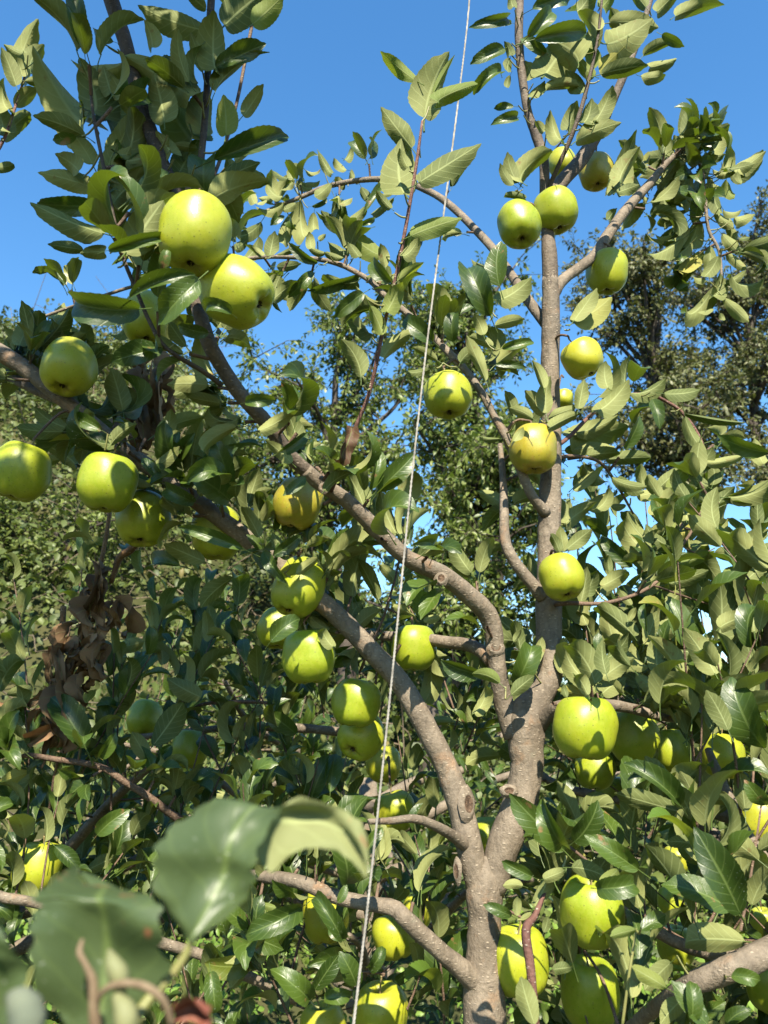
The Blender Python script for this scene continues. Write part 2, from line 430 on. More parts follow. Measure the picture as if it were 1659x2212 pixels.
SHAPES = []
for i, (fo, re, tw, wa) in enumerate([(.30, .6, .15, .02), (.45, .9, .3, .03), (.20, .5, -.3, .03), (.55, 1.2, .1, .02), (.38, 1.0, -.45, .03),
                                      (.25, .8, .5, .04), (.65, .7, -.15, .02), (.15, .35, .2, .03), (.50, 1.5, -.2, .03), (.35, .3, .6, .05),
                                      (.75, 1.1, .25, .02), (.28, .9, -.6, .045), (.5, 2.0, .9, .04), (.7, 1.7, -1.0, .05), (.35, 1.4, 1.1, .06)]):
    SHAPES.append(leaf_shape(100 + i, 28, fo + .16, re * 1.15 + .1, tw, wa, tooth=.022))
NS = len(SHAPES)
MID = [leaf_shape(300 + i, 7, fo, re, tw, wa, tooth=0.0, cols=(-1, 0, 1)) for i, (fo, re, tw, wa) in enumerate(
    [(.3, .6, .15, .02), (.45, 1.0, .3, .03), (.25, .8, -.4, .03), (.55, 1.2, .1, .02), (.38, .5, -.45, .03)])]
LOW = [leaf_shape(500 + i, 3, fo, re, 0.1, 0.0, tooth=0.0, pet=0, cols=(-1, 0, 1)) for i, (fo, re) in enumerate([(.3, .5), (.5, .9), (.2, .3)])]
CRUMP = [leaf_shape(700 + i, 14, fo, re, tw, .08, 0.02, crumple=cr) for i, (fo, re, tw, cr) in enumerate(
    [(1.1, 2.4, 1.2, 1.0), (1.3, 1.6, -1.6, 1.1), (1.0, 3.0, .8, .9), (1.35, 1.1, 2.2, 1.2), (.9, 1.9, -1.2, .9)])]

def shape_meshes(shapes, name, mat):
    out = []
    for V, F, UV in shapes:
        out.append(mesh_np(name, V, [i for q in F for i in q], [len(q) for q in F], mat, uv=UV))
    return out
LEAFM = {k: shape_meshes(SHAPES, 'leaf', M[k]) for k in ('leaf', 'young')}
DEADM = shape_meshes(CRUMP, 'withered_leaf', M['dead'])

def join_leaves(name, shapes, mats, which, mat, origin):
    """mats (N,4,4) world matrices, which (N,) shape index -> ONE mesh"""
    mats = np.asarray(mats); which = np.asarray(which)
    VV, FF, CC, UU, TT = [], [], [], [], []
    off = 0
    for s, (V, F, UV) in enumerate(shapes):
        m = mats[which == s]
        if not len(m): continue
        v4 = np.hstack([V, np.ones((len(V), 1))])
        W = np.einsum('nij,vj->nvi', m[:, :3, :], v4) - np.asarray(origin)
        flat = np.array([i for q in F for i in q]); cnt = np.array([len(q) for q in F])
        n = len(m)
        VV.append(W.reshape(-1, 3)); FF.append((flat[None] + np.arange(n)[:, None] * len(V) + off).ravel()); CC.append(np.tile(cnt, n))
        UU.append(np.tile(UV, (n, 1))); TT.append(np.repeat(rng.random(n), len(V)))
        off += n * len(V)
    return mesh_np(name, np.concatenate(VV), np.concatenate(FF), np.concatenate(CC), mat, np.concatenate(UU), np.concatenate(TT))

def frame(base, xdir, nrm, L, wd):
    """matrix of a leaf: x along the midrib, z the upper side"""
    x = Vector(xdir).normalized(); n = Vector(nrm); n = n - x * n.dot(x)
    if n.length < 1e-5: n = x.orthogonal()
    n.normalize(); y = n.cross(x)
    m = np.eye(4)
    m[:3, 0] = np.array(x) * L; m[:3, 1] = np.array(y) * (wd / 0.5); m[:3, 2] = np.array(n) * L; m[:3, 3] = np.array(base)
    return m

# ------------------------------------------------------------------ ground and hillside
def sstep(t):
    t = np.clip(t, 0, 1); return t * t * (3 - 2 * t)
def ground_h(x, y):
    x = np.asarray(x, float); y = np.asarray(y, float)
    return 2.0 * sstep((y - 3.0) / 7.0) + 6.9 * sstep((y - 4.5) / 9.5) * sstep((1.5 - x) / 6.5) + 0.12 * np.sin(x * 1.7 + y) * sstep((y - 3) / 3)
xs = np.concatenate([-np.geomspace(900, 15, 14), np.linspace(-14, 14, 57), np.geomspace(15, 900, 14)])
ys = np.concatenate([-np.geomspace(900, 4, 12), np.linspace(-3, 22, 61), np.geomspace(24, 900, 14)])
gx, gy = np.meshgrid(xs, ys); gz = ground_h(gx, gy)
gv = np.stack([gx, gy, gz], -1).reshape(-1, 3); nx = len(xs)
gf = [(j * nx + i, j * nx + i + 1, (j + 1) * nx + i + 1, (j + 1) * nx + i) for j in range(len(ys) - 1) for i in range(nx - 1)]
go = link('ground', mesh_np('ground', gv, [i for q in gf for i in q], [4] * len(gf), M['soil']), kind='structure')

# ------------------------------------------------------------------ the apple trees: skeletons
TREES = {}
def tree(key, label, base):
    r = thing('apple_tree', label, 'tree', base)
    TREES[key] = dict(root=r, base=np.array(base, float), parts=[], lines=[])
    return r
tb = P(1047, 2212, 1.2)
tree('main', 'forked apple tree with bare grey-brown trunk in the middle, limbs spreading up and left', (tb.x, 1.2, 0))
tree('right', 'bushy apple tree with dense upright pale leaves filling the right side', (0.80, 1.62, 0))
tree('left', 'leafy apple tree low on the left, below the withered brown branch', (-0.95, 2.0, 0))
tree('behind', 'small-looking apple tree in shade behind the forked trunk', (-0.05, 3.0, 0))

def limb(key, pts, name='limb', mat='bark', sides=10, wob=0.07, per=5, Ydef=None):
    """pts: (x, y, Y, width) in picture units -> one limb mesh of a tree"""
    T = TREES[key]
    w4 = []
    for x, y, Y, wd in pts:
        p = P(x, y, Y); w4.append((*p, wd * .455 * depth_at(y, Y) / FW))
    return limb3(key, w4, name, mat, sides, wob, per)

def limb3(key, w4, name='limb', mat='bark', sides=10, wob=0.07, per=5):
    T = TREES[key]
    c = catmull(w4, per); c[:, 3] = np.maximum(c[:, 3], 0.0011)
    a = Acc(); a.add(*tube(c[:, :3], c[:, 3], sides, wob, seed=len(T['lines']) * 3.1))
    o = link(name, a.mesh(name, M[mat], T['base']), T['root'])
    T['lines'].append(c)
    return c

# trunk and forks of the main tree
trunk_pts = [(*Vector((tb.x + 0.02, 1.21, -0.05)), 0.050), (tb.x + .012, 1.205, 0.45, 0.042), (tb.x + .006, 1.2, 0.9, 0.036)]
for x, y, wd in [(1049, 2230, 96), (1046, 2110, 86), (1047, 1990, 71), (1046, 1935, 80), (1052, 1885, 64), (1056, 1850, 30)]:
    p = P(x, y, 1.2); trunk_pts.append((*p, wd / 2 * depth_at(y, 1.2) / FW))
limb3('main', trunk_pts, 'trunk', 'bark', 16, 0.06, 6)
LA = limb('main', [(1040, 1935, 1.2, 62), (1015, 1835, 1.2, 64), (993, 1740, 1.2, 60), (965, 1659, 1.2, 56), (925, 1581, 1.19, 53), (865, 1475, 1.18, 50),
                   (800, 1405, 1.17, 48), (740, 1341, 1.16, 46), (650, 1262, 1.14, 44), (560, 1185, 1.12, 42), (425, 1083, 1.10, 40), (350, 1025, 1.08, 40),
                   (290, 988, 1.07, 38), (200, 915, 1.05, 36), (125, 853, 1.04, 37), (50, 793, 1.03, 40), (-60, 725, 1.02, 42)], sides=14)
limb('main', [(140, 868, 1.05, 24), (85, 846, 1.07, 25), (0, 803, 1.10, 25), (-70, 775, 1.12, 24)])
LB = limb('main', [(1062, 1930, 1.2, 60), (1085, 1835, 1.2, 78), (1122, 1735, 1.2, 80), (1138, 1659, 1.2, 78), (1136, 1600, 1.2, 88), (1138, 1550, 1.2, 92), (1165, 1505, 1.2, 66),
                   (1188, 1456, 1.2, 58), (1186, 1386, 1.2, 61), (1185, 1306, 1.2, 62), (1187, 1206, 1.2, 56), (1187, 1106, 1.2, 54), (1192, 978, 1.19, 47),
                   (1188, 853, 1.18, 46), (1189, 753, 1.17, 44), (1190, 653, 1.16, 42), (1188, 600, 1.155, 38)], sides=14)
limb('main', [(1190, 640, 1.158, 36), (1187, 553, 1.15, 37), (1182, 500, 1.15, 29), (1177, 425, 1.14, 25),
                   (1175, 350, 1.13, 23), (1163, 305, 1.13, 25), (1140, 240, 1.12, 20), (1126, 150, 1.11, 20), (1121, 75, 1.10, 20), (1122, 0, 1.10, 20), (1116, -80, 1.09, 18)], 'limb', 'mid', 12)  # upper leader in the darker bark tone
LC = limb('main', [(1115, 1590, 1.2, 60), (1088, 1520, 1.2, 48), (1074, 1440, 1.19, 42), (1066, 1366, 1.18, 44), (1052, 1326, 1.17, 47), (1018, 1290, 1.15, 46), (955, 1241, 1.12, 44),
                   (880, 1206, 1.09, 41), (815, 1145, 1.06, 39), (750, 1083, 1.03, 38), (690, 1043, 1.00, 37), (660, 1015, .985, 34)], sides=12)
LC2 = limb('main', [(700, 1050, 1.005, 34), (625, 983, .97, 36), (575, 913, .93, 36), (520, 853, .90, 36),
                   (480, 793, .88, 36), (450, 738, .86, 37), (428, 665, .85, 34)], 'limb', 'mid', 12)  # outer half of the middle limb, its shade put into the darker bark
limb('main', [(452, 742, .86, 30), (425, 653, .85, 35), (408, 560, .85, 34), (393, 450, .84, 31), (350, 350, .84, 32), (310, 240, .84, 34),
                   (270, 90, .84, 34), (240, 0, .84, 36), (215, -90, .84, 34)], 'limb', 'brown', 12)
q0 = TREES['main']['lines'][-1][-1]
LOVER = limb3('main', [tuple(q0), (q0[0] - .03, .76, q0[2] + .08, .014), (q0[0] - .06, .62, q0[2] + .11, .012), (q0[0] - .05, .46, q0[2] + .10, .009), (q0[0] - .03, .30, q0[2] + .05, .006), (q0[0], .18, q0[2] - .02, .003)], 'limb', 'brown', 9)  # unseen limb overhead, added and bent towards the camera to shade the upper left
LOVER2 = limb3('main', [(q0[0] - .03, .76, q0[2] + .08, .010), (q0[0] + .05, .64, q0[2] + .13, .009), (q0[0] + .11, .50, q0[2] + .14, .008), (q0[0] + .14, .36, q0[2] + .10, .006), (q0[0] + .15, .24, q0[2] + .03, .003)], 'branch', 'brown', 8)  # second unseen branch, added to widen that shade
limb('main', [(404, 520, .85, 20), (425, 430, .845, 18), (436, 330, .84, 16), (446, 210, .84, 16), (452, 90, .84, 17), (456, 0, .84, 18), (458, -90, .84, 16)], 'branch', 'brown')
limb('main', [(418, 470, .85, 10), (470, 360, .86, 9), (507, 240, .87, 8), (528, 140, .87, 8), (545, 50, .87, 8), (562, -40, .87, 8)], 'twig', 'twig', 6)
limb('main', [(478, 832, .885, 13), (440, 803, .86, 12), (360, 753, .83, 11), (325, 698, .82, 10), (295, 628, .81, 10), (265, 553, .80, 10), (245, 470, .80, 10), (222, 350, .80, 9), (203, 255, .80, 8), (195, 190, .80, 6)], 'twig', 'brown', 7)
limb('main', [(405, 435, .845, 16), (406, 415, .838, 15), (405, 394, .832, 14)], 'stub', 'bark', 8)
# upper branches of the leader
limb('main', [(1178, 440, 1.14, 14), (1188, 400, 1.13, 12), (1210, 350, 1.11, 11), (1240, 280, 1.09, 11), (1265, 200, 1.08, 10), (1290, 90, 1.07, 7), (1300, 0, 1.06, 6), (1304, -60, 1.06, 5)], 'branch', 'brown', 7)
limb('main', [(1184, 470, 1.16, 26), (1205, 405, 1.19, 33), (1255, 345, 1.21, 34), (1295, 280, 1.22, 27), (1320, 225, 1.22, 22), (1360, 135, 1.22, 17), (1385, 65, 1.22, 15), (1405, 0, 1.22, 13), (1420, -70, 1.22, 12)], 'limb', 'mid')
limb('main', [(1193, 640, 1.16, 30), (1218, 603, 1.18, 27), (1280, 556, 1.22, 26), (1310, 512, 1.25, 26), (1355, 450, 1.28, 24), (1405, 395, 1.31, 20), (1440, 352, 1.33, 15), (1475, 325, 1.35, 12), (1500, 332, 1.36, 10), (1517, 373, 1.36, 9), (1524, 441, 1.36, 8), (1531, 497, 1.36, 8), (1553, 542, 1.36, 7), (1558, 598, 1.36, 6), (1552, 668, 1.36, 5)])
LARCH = limb('main', [(1182, 705, 1.18, 26), (1135, 640, 1.21, 25), (1095, 580, 1.25, 22), (1054, 525, 1.30, 20), (980, 450, 1.36, 18), (930, 415, 1.39, 16), (870, 392, 1.42, 15), (820, 387, 1.44, 14), (765, 391, 1.46, 13), (700, 405, 1.48, 12), (650, 426, 1.49, 11), (565, 460, 1.50, 9), (490, 485, 1.5, 7)], 'branch')
LMID = limb('main', [(1180, 1110, 1.19, 30), (1150, 1072, 1.17, 24), (1130, 1028, 1.16, 23), (1095, 948, 1.15, 22), (1070, 903, 1.15, 19), (1040, 848, 1.15, 18), (1000, 793, 1.16, 18), (945, 738, 1.18, 18), (880, 678, 1.20, 16), (825, 633, 1.22, 14), (790, 600, 1.24, 13), (710, 564, 1.27, 12), (600, 555, 1.30, 10), (530, 560, 1.32, 10), (420, 580, 1.33, 9), (325, 608, 1.34, 8), (250, 630, 1.35, 8), (125, 673, 1.36, 7), (50, 700, 1.36, 6)], 'branch')
limb('main', [(1172, 1290, 1.19, 34), (1150, 1262, 1.18, 30), (1110, 1211, 1.17, 28), (1091, 1166, 1.17, 26), (1089, 1106, 1.18, 22), (1087, 1040, 1.2, 17), (1080, 960, 1.22, 12)])
limb('main', [(1200, 1306, 1.18, 12), (1230, 1303, 1.16, 11), (1305, 1303, 1.16, 10), (1380, 1281, 1.18, 9), (1430, 1246, 1.20, 8), (1460, 1196, 1.22, 8), (1495, 1146, 1.24, 7), (1530, 1070, 1.26, 5)], 'twig', 'twig', 6)
LR1 = limb('main', [(1200, 965, 1.18, 11), (1230, 943, 1.20, 10), (1280, 893, 1.24, 9), (1320, 866, 1.28, 9), (1355, 853, 1.30, 9), (1405, 853, 1.33, 8), (1440, 868, 1.35, 8), (1475, 893, 1.36, 8), (1515, 953, 1.36, 7), (1538, 1045, 1.36, 6)], 'twig', 'redtwig', 6)
LR2 = limb('main', [(1198, 990, 1.19, 10), (1240, 985, 1.22, 9), (1295, 998, 1.26, 8), (1330, 1043, 1.28, 7), (1368, 1110, 1.3, 5)], 'twig', 'twig', 6)
LS1 = limb('main', [(715, 1062, 1.0, 10), (740, 1000, .97, 10), (765, 930, .95, 10), (800, 840, .93, 10), (830, 700, .90, 10), (855, 600, .88, 10), (880, 470, .86, 9), (900, 350, .85, 8), (912, 262, .84, 6)], 'shoot', 'redtwig', 7)
limb('main', [(1060, 1425, 1.19, 36), (1040, 1408, 1.21, 33), (1010, 1393, 1.24, 32), (955, 1386, 1.27, 29), (905, 1378, 1.30, 27), (830, 1374, 1.34, 24), (740, 1372, 1.38, 20), (650, 1400, 1.42, 14)], 'branch')
limb('main', [(1015, 1835, 1.2, 34), (985, 1810, 1.17, 28), (940, 1784, 1.13, 24), (895, 1769, 1.10, 20), (845, 1773, 1.08, 17), (797, 1775, 1.06, 13)], 'branch')
limb('main', [(1040, 2130, 1.2, 66), (1000, 2095, 1.18, 50), (945, 2049, 1.16, 42), (880, 1989, 1.14, 42), (850, 1962, 1.14, 38), (795, 1952, 1.15, 34), (720, 1935, 1.17, 34), (640, 1903, 1.2, 32), (540, 1890, 1.24, 24)])
limb('main', [(1070, 2520, 1.18, 26), (1130, 2400, 1.04, 24), (1160, 2300, .975, 22), (1155, 2190, .955, 20), (1146, 2090, .955, 22), (1136, 2010, .96, 22), (1155, 1979, .975, 15), (1176, 1929, .99, 9)], 'twig', 'redtwig', 8)
LL6 = limb('main', [(1160, 1570, 1.2, 44), (1200, 1530, 1.16, 30), (1260, 1520, 1.12, 27), (1312, 1522, 1.11, 27), (1370, 1532, 1.13, 25), (1425, 1548, 1.15, 20), (1500, 1560, 1.18, 12)], 'branch')

# right tree: trunk, limbs
def radial_tree(key, trunk_r, top, limbs, seed):
    T = TREES[key]; b = T['base']; rs = np.random.default_rng(seed)
    limb3(key, [(b[0], b[1], -0.05, trunk_r * 1.2), (b[0] + .02, b[1], top * .5, trunk_r), (b[0] - .01, b[1] + .02, top, trunk_r * .75)], 'trunk', 'bark', 12, .07, 6)
    out = []
    for az, z0, ln, rise in limbs:
        d = np.array([math.sin(az), -math.cos(az), 0.0]); p = np.array([b[0], b[1], z0]); pts = [(*p, trunk_r * .55)]
        for k in range(1, 5):
            t = k / 4
            q = p + d * ln * t + np.array([0, 0, rise * t ** 1.2 + 0.0]) + rs.normal(0, .03, 3)
            pts.append((*q, trunk_r * .5 * (1 - .8 * t) + .002))
        out.append(limb3(key, pts, 'limb', 'bark', 8, .06, 4))
    return out
RL = radial_tree('right', .034, 1.55, [(R(-80), .95, .55, .25), (R(-45), .9, .75, .15), (R(-15), 1.0, .65, .28), (R(20), .9, .7, .2), (R(60), 1.0, .6, .3), (R(110), 1.2, .6, .35),
                                      (R(-70), 1.35, .5, .35), (R(-25), 1.4, .55, .45), (R(15), 1.35, .6, .4), (R(-110), 1.3, .6, .4), (R(170), 1.4, .5, .4), (R(-60), 1.15, .6, .25), (R(-5), 1.2, .6, .3)], 3)
limb('right', [(1290, 2290, 1.30, 16), (1380, 2205, 1.14, 30), (1475, 2138, .99, 46), (1545, 2105, .96, 56), (1600, 2084, .95, 60), (1670, 2052, .97, 62), (1760, 2010, 1.05, 60)], 'limb', 'bark', 12)
limb('right', [(1530, 1620, 1.18, 18), (1552, 1674, 1.15, 24), (1580, 1734, 1.12, 26), (1622, 1812, 1.10, 24), (1690, 1900, 1.1, 26)], 'branch')
limb('right', [(1374, 2008, .93, 6), (1366, 2060, .93, 7), (1358, 2110, .93, 7), (1343, 2225, .94, 8)], 'shoot', 'stem', 6)
LLft = radial_tree('left', .036, 1.35, [(R(60), .9, .8, .15), (R(30), .95, .8, .25), (R(0), 1.0, .8, .2), (R(-30), .95, .7, .25), (R(85), 1.1, .9, .3), (R(45), 1.25, .8, .3), (R(15), 1.2, .75, .3),
                                        (R(110), 1.2, .8, .35), (R(-60), 1.1, .6, .4), (R(160), 1.2, .6, .4), (R(70), .75, .9, .1), (R(10), .8, .8, .15)], 5)
limb('left', [(-60, 1910, 1.25, 24), (0, 1937, 1.26, 24), (70, 1949, 1.27, 23), (200, 1985, 1.3, 22), (340, 2034, 1.33, 25), (440, 2064, 1.36, 24), (525, 2104, 1.38, 24), (640, 2160, 1.42, 24)], 'branch')
LG2 = limb('left', [(-60, 1632, 1.30, 12), (50, 1631, 1.32, 13), (125, 1641, 1.33, 14), (215, 1656, 1.35, 15), (265, 1686, 1.37, 17), (312, 1715, 1.39, 18), (362, 1752, 1.42, 20), (430, 1800, 1.46, 22)], 'branch', 'twig', 8)
limb('left', [(300, 1592, 1.75, 14), (360, 1586, 1.72, 15), (500, 1571, 1.70, 18), (600, 1571, 1.68, 22), (700, 1577, 1.66, 22), (800, 1590, 1.66, 22)], 'branch')
limb('left', [(365, 1550, 1.55, 9), (440, 1521, 1.55, 9), (530, 1516, 1.56, 9), (600, 1520, 1.58, 8)], 'twig', 'twig', 6)
BH = radial_tree('behind', .045, 1.5, [(R(a), .8 + .12 * (i % 6), .95, .35) for i, a in enumerate(range(-150, 180, 25))], 9)

# ------------------------------------------------------------------ apples: data
# x, y, width in picture units, diameter in metres, skin, tilt (sideways, towards camera), label
APPLES = [
 (421, 507, 158, .084, 'apple', (0, 0), 'big green apple at the upper left with a round shadow spot on its face'),
 (511, 632, 150, .082, 'apple', (.75, .15), 'big shaded green apple touching the one above it, calyx turned to lower right'),
 (318, 690, 108, .078, 'apple', (.1, 0), 'green apple half hidden behind dark leaves left of the two big upper apples'),
 (149, 794, 119, .080, 'apple_yellow', (0, .1), 'glossy yellow-green apple hanging just above the lit limb at far left'),
 (46, 1019, 122, .080, 'apple', (0, 0), 'sunlit green apple at the left edge with a small leaf against its side'),
 (233, 1042, 125, .080, 'apple', (0, 0), 'sunlit green apple with a pointed leaf shadow, under the left limb'),
 (309, 1121, 116, .080, 'apple', (0, .1), 'shaded green apple tucked behind and below the one with the pointed shadow'),
 (469, 1150, 112, .080, 'apple', (.1, 0), 'shaded green apple with a dark leaf across it under the left limb'),
 (643, 1087, 109, .076, 'apple_russet', (0, .1), 'russet golden apple with brownish speckled skin beneath the middle limb'),
 (645, 1269, 118, .082, 'apple', (-.45, .35), 'bright tilted apple with its calyx showing at lower left, above the lower limb'),
 (600, 1357, 88, .072, 'apple', (0, 0), 'green apple mostly hidden behind leaves between two bright central apples'),
 (667, 1418, 117, .080, 'apple', (.1, 0), 'squarish bright apple with a small leaf on its upper right shoulder'),
 (768, 1518, 105, .076, 'apple', (0, -.05), 'sunlit squarish apple directly above a shaded one left of the lower limb'),
 (780, 1588, 102, .078, 'apple', (-.3, .3), 'shaded apple with calyx showing, directly below the sunlit squarish one'),
 (894, 1399, 98, .076, 'apple', (0, .2), 'speckled green apple in half shade behind the twine near the trunk'),
 (828, 1650, 75, .074, 'apple_yellow', (0, 0), 'bright yellow-green apple partly behind leaves and twine, below the shaded pair'),
 (853, 1752, 92, .076, 'apple_yellow', (.1, 0), 'bright apple crossed by a thin branch left of the trunk fork'),
 (1121, 486, 96, .076, 'apple', (0, .1), 'dull green apple with one light streak left of the leader at the top'),
 (1200, 455, 95, .078, 'apple', (.2, 0), 'shaded green apple behind the leader near the top'),
 (1216, 354, 62, .064, 'apple_yellow', (0, 0), 'small yellow apple behind the topmost fork of the leader'),
 (1288, 372, 74, .070, 'apple_russet', (0, 0), 'golden apple hidden behind leaves right of the topmost fork'),
 (1312, 588, 88, .076, 'apple', (0, .05), 'green apple under the branch that rises to the right'),
 (1258, 774, 90, .068, 'apple_yellow', (.5, -.1), 'pale sunlit apple leaning against the right side of the leader'),
 (1217, 862, 46, .058, 'apple_yellow', (0, 0), 'sliver of a yellow apple behind the leader and leaves'),
 (968, 853, 104, .078, 'apple', (0, .05), 'green apple hanging beside the twine, right of it'),
 (1152, 970, 103, .076, 'apple_russet', (0, .15), 'speckled olive apple with brownish base in front of the leader'),
 (1213, 1247, 100, .069, 'apple_yellow', (0, .3), 'yellow-green apple with its calyx facing out, against the trunk'),
 (1263, 1571, 138, .084, 'apple', (.05, -.1), 'largest bright apple right of the trunk with a diagonal leaf shadow'),
 (1367, 1591, 112, .082, 'apple', (.1, 0), 'shaded apple with small light flecks right of the largest bright one'),
 (1285, 1662, 88, .076, 'apple', (0, .1), 'half-lit apple below the largest bright one right of the trunk'),
 (1450, 1622, 84, .068, 'apple', (0, 0), 'green apple half covered by a dark glossy leaf on the right'),
 (1560, 1633, 98, .071, 'apple_yellow', (0, 0), 'sunlit apple behind leaves near the right edge, level with the trunk fork'),
 (1322, 1716, 76, .074, 'apple', (0, 0), 'dark shaded apple deep among leaves below the half-lit one'),
 (1056, 1806, 80, .074, 'apple', (0, 0), 'green apple seen through the crotch of the trunk'),
 (1643, 1772, 100, .073, 'apple_yellow', (.1, 0), 'bright elongated apple cut by the right edge behind big leaves'),
 (1462, 1856, 56, .066, 'apple_yellow', (0, 0), 'small bright piece of apple behind crossing leaves at right'),
 (1278, 1968, 140, .084, 'apple', (0, -.05), 'large speckled apple below a leaf cluster right of the lower trunk'),
 (1122, 2076, 132, .084, 'apple', (0, -.05), 'apple with a spotted reddish twig running down in front of it'),
 (1273, 2143, 126, .084, 'apple', (0, -.15), 'bright tall apple at the bottom with its stalk cavity showing'),
 (1460, 2043, 80, .076, 'apple', (0, 0), 'dark half-lit apple in the shade at lower right'),
 (1450, 1946, 58, .066, 'apple', (0, .2), 'small shaded apple above the dark half-lit one at lower right'),
 (1648, 1992, 58, .068, 'apple_yellow', (0, 0), 'bright apple at the right edge behind two leaf stalks'),
 (1668, 2125, 112, .084, 'apple', (0, 0), 'dark green apple cut off by the right edge beside the thick bough'),
 (702, 1976, 102, .080, 'apple_yellow', (.1, .05), 'tall yellow apple with a narrow dark leaf across it at lower centre'),
 (900, 1972, 66, .068, 'apple_yellow', (0, 0), 'yellow apple peeping over the lower left bough'),
 (850, 2022, 96, .080, 'apple', (0, 0), 'shaded apple underneath the lower left bough'),
 (822, 2187, 118, .084, 'apple_yellow', (.1, -.1), 'bright yellow-green apple at the bottom edge below the twine'),
 (698, 2222, 100, .082, 'apple_yellow', (0, 0), 'top of an apple cut by the bottom edge left of centre'),
 (82, 1873, 105, .080, 'apple_yellow', (0, 0), 'yellow apple behind leaves at the left above the blurred leaf'),
 (312, 1552, 76, .078, 'apple', (0, .1), 'pale green apple with a leaf over it right of the withered leaves'),
 (410, 1617, 82, .080, 'apple', (0, .1), 'shaded green apple among leaves below the dark horizontal branch'),
]
AP = []
for x, y, wd, di, skin, tilt, label in APPLES:
    dep = di * FW / wd; Y = Y_of(y, dep); AP.append((x, y, wd, P(x, y, Y), di, dep, skin, tilt, label))

# lines that stay in sight: trunk, forks, leader and lit stretches of the limbs
PROT = []
def protect(c, x0, y0, x1, y1):
    for i in range(len(c)):
        q = project(c[i, :3])
        if q and x0 <= q[0] <= x1 and y0 <= q[1] <= y1: PROT.append((q[0], q[1], q[2], c[i, 3] / q[2] * FW))
for c in TREES['main']['lines'][:1]: protect(c, 900, 1850, 1200, 2300)
protect(LA, 700, 1320, 1100, 2000); protect(LB, 1000, 560, 1250, 2000); protect(LC, 690, 1030, 1150, 1650); protect(LA, 0, 760, 170, 900)
protect(LARCH, 860, 380, 1080, 560)
PROT = np.array(PROT)
APX = np.array([(a[0], a[1], a[5], a[2] / 2) for a in AP])

SUNLIT = np.array([(*a[3], a[4] / 2) for i, a in enumerate(AP) if i in (3, 4, 5, 9, 11, 12, 15, 16, 22, 24, 26, 27, 29, 30, 31, 34, 36, 37, 38, 41, 43, 46)])
SD = np.array(sdir)
SUNLIT = np.vstack([SUNLIT, np.array([(*c_[:3], c_[3] * 1.7) for c_ in np.vstack([LB[5:75:3], TREES['main']['lines'][0][20::3]])])])
EXTRA = [(310, y, 1.30, 26) for y in range(770, 970, 15)] + [(x, y, 1.40, 40) for x, y in [(225, 1240), (220, 1290), (235, 1330), (195, 1360), (200, 1410), (205, 1450), (160, 1440), (130, 1450), (175, 1560)]]
PROT = np.vstack([PROT, np.array(EXTRA)])
def blocked(m, keep_apple=0.06, keep_limb=0.12):
    """would this leaf hide an apple or a limb that the photograph shows open?"""
    b0 = m[:3, 3]; x = m[:3, 0]
    for t in (0.1, 0.45, 0.8):
        rel = (b0 + x * t) - SUNLIT[:, :3]; al = rel @ SD; per = np.linalg.norm(rel - al[:, None] * SD, axis=1)
        if np.any((al > .02) & (al < 1.2) & (per < SUNLIT[:, 3] * .8)) and rng.random() > .3: return True
        q = project(b0 + x * t)
        if q is None: return True
        if q[2] < 0.62 and q[1] > -60: return True
        d = np.hypot(APX[:, 0] - q[0], APX[:, 1] - q[1])
        if np.any((d < APX[:, 3] * 1.1) & (APX[:, 2] + .02 > q[2])) and rng.random() > keep_apple: return True
        d = np.hypot(PROT[:, 0] - q[0], PROT[:, 1] - q[1])
        if np.any((d < PROT[:, 3] * 1.0 + 3) & (PROT[:, 2] + .01 > q[2])) and rng.random() > keep_limb: return True
    return False

# ------------------------------------------------------------------ leaves
PET = {k: [] for k in TREES}
LV = {k: [] for k in TREES}          # (matrix, shape, material, priority)
def hand(key, items, tile, Y, jit=.03, lit=0.0):
    ox, oy = tile[:2]; sc = tile[2] if len(tile) > 2 else .5
    for it in items:
        bx, by, tx, ty, wd = it[:5]; code = it[5] if len(it) > 5 else 'u'
        Y0 = (it[6] if len(it) > 6 else Y) + rng.uniform(-jit, jit)
        ax, ay, cx, cy = ox + bx * sc, oy + by * sc, ox + tx * sc, oy + ty * sc
        B = P(ax, ay, Y0)
        ln = math.hypot(cx - ax, cy - ay) * depth_at(ay, Y0) / FW
        T = P(cx, cy, Y0 + rng.uniform(-.28, .22) * ln)
        wm = wd * sc * depth_at(ay, Y0) / FW * .98
        x = (T - B) * 1.07; L = x.length
        hid = 0
        for t_ in (.25, .55, .85):
            q = project(B + x * t_); d_ = np.hypot(APX[:, 0] - q[0], APX[:, 1] - q[1])
            hid += bool(np.any((d_ < APX[:, 3] * .9) & (APX[:, 2] > q[2])))
        if hid >= 2 and not (len(it) > 7): continue
        c = (CAM - (B + T) * .5).normalized()
        n = c if code in 't' else -(c + sdir * lit).normalized()
        roll = rng.uniform(-.45, .45)
        n = Matrix.Rotation(roll, 3, x.normalized()) @ n
        if code == 'u' and not lit and n.z < -0.2: n = Matrix.Rotation(0.35 if (Matrix.Rotation(.35, 3, x.normalized()) @ n).z > n.z else -.35, 3, x.normalized()) @ n
        xn = x.normalized(); nn = (n - xn * n.dot(xn)).normalized(); wm = min(wm / max(.5, abs(nn.dot(c))), L * .54)
        PET[key].append((B - x * .24, L))
        LV[key].append((frame(B, x, n, L, wm), int(rng.integers(NS)), 'young' if code == 'y' else 'leaf', 1e6 + L))

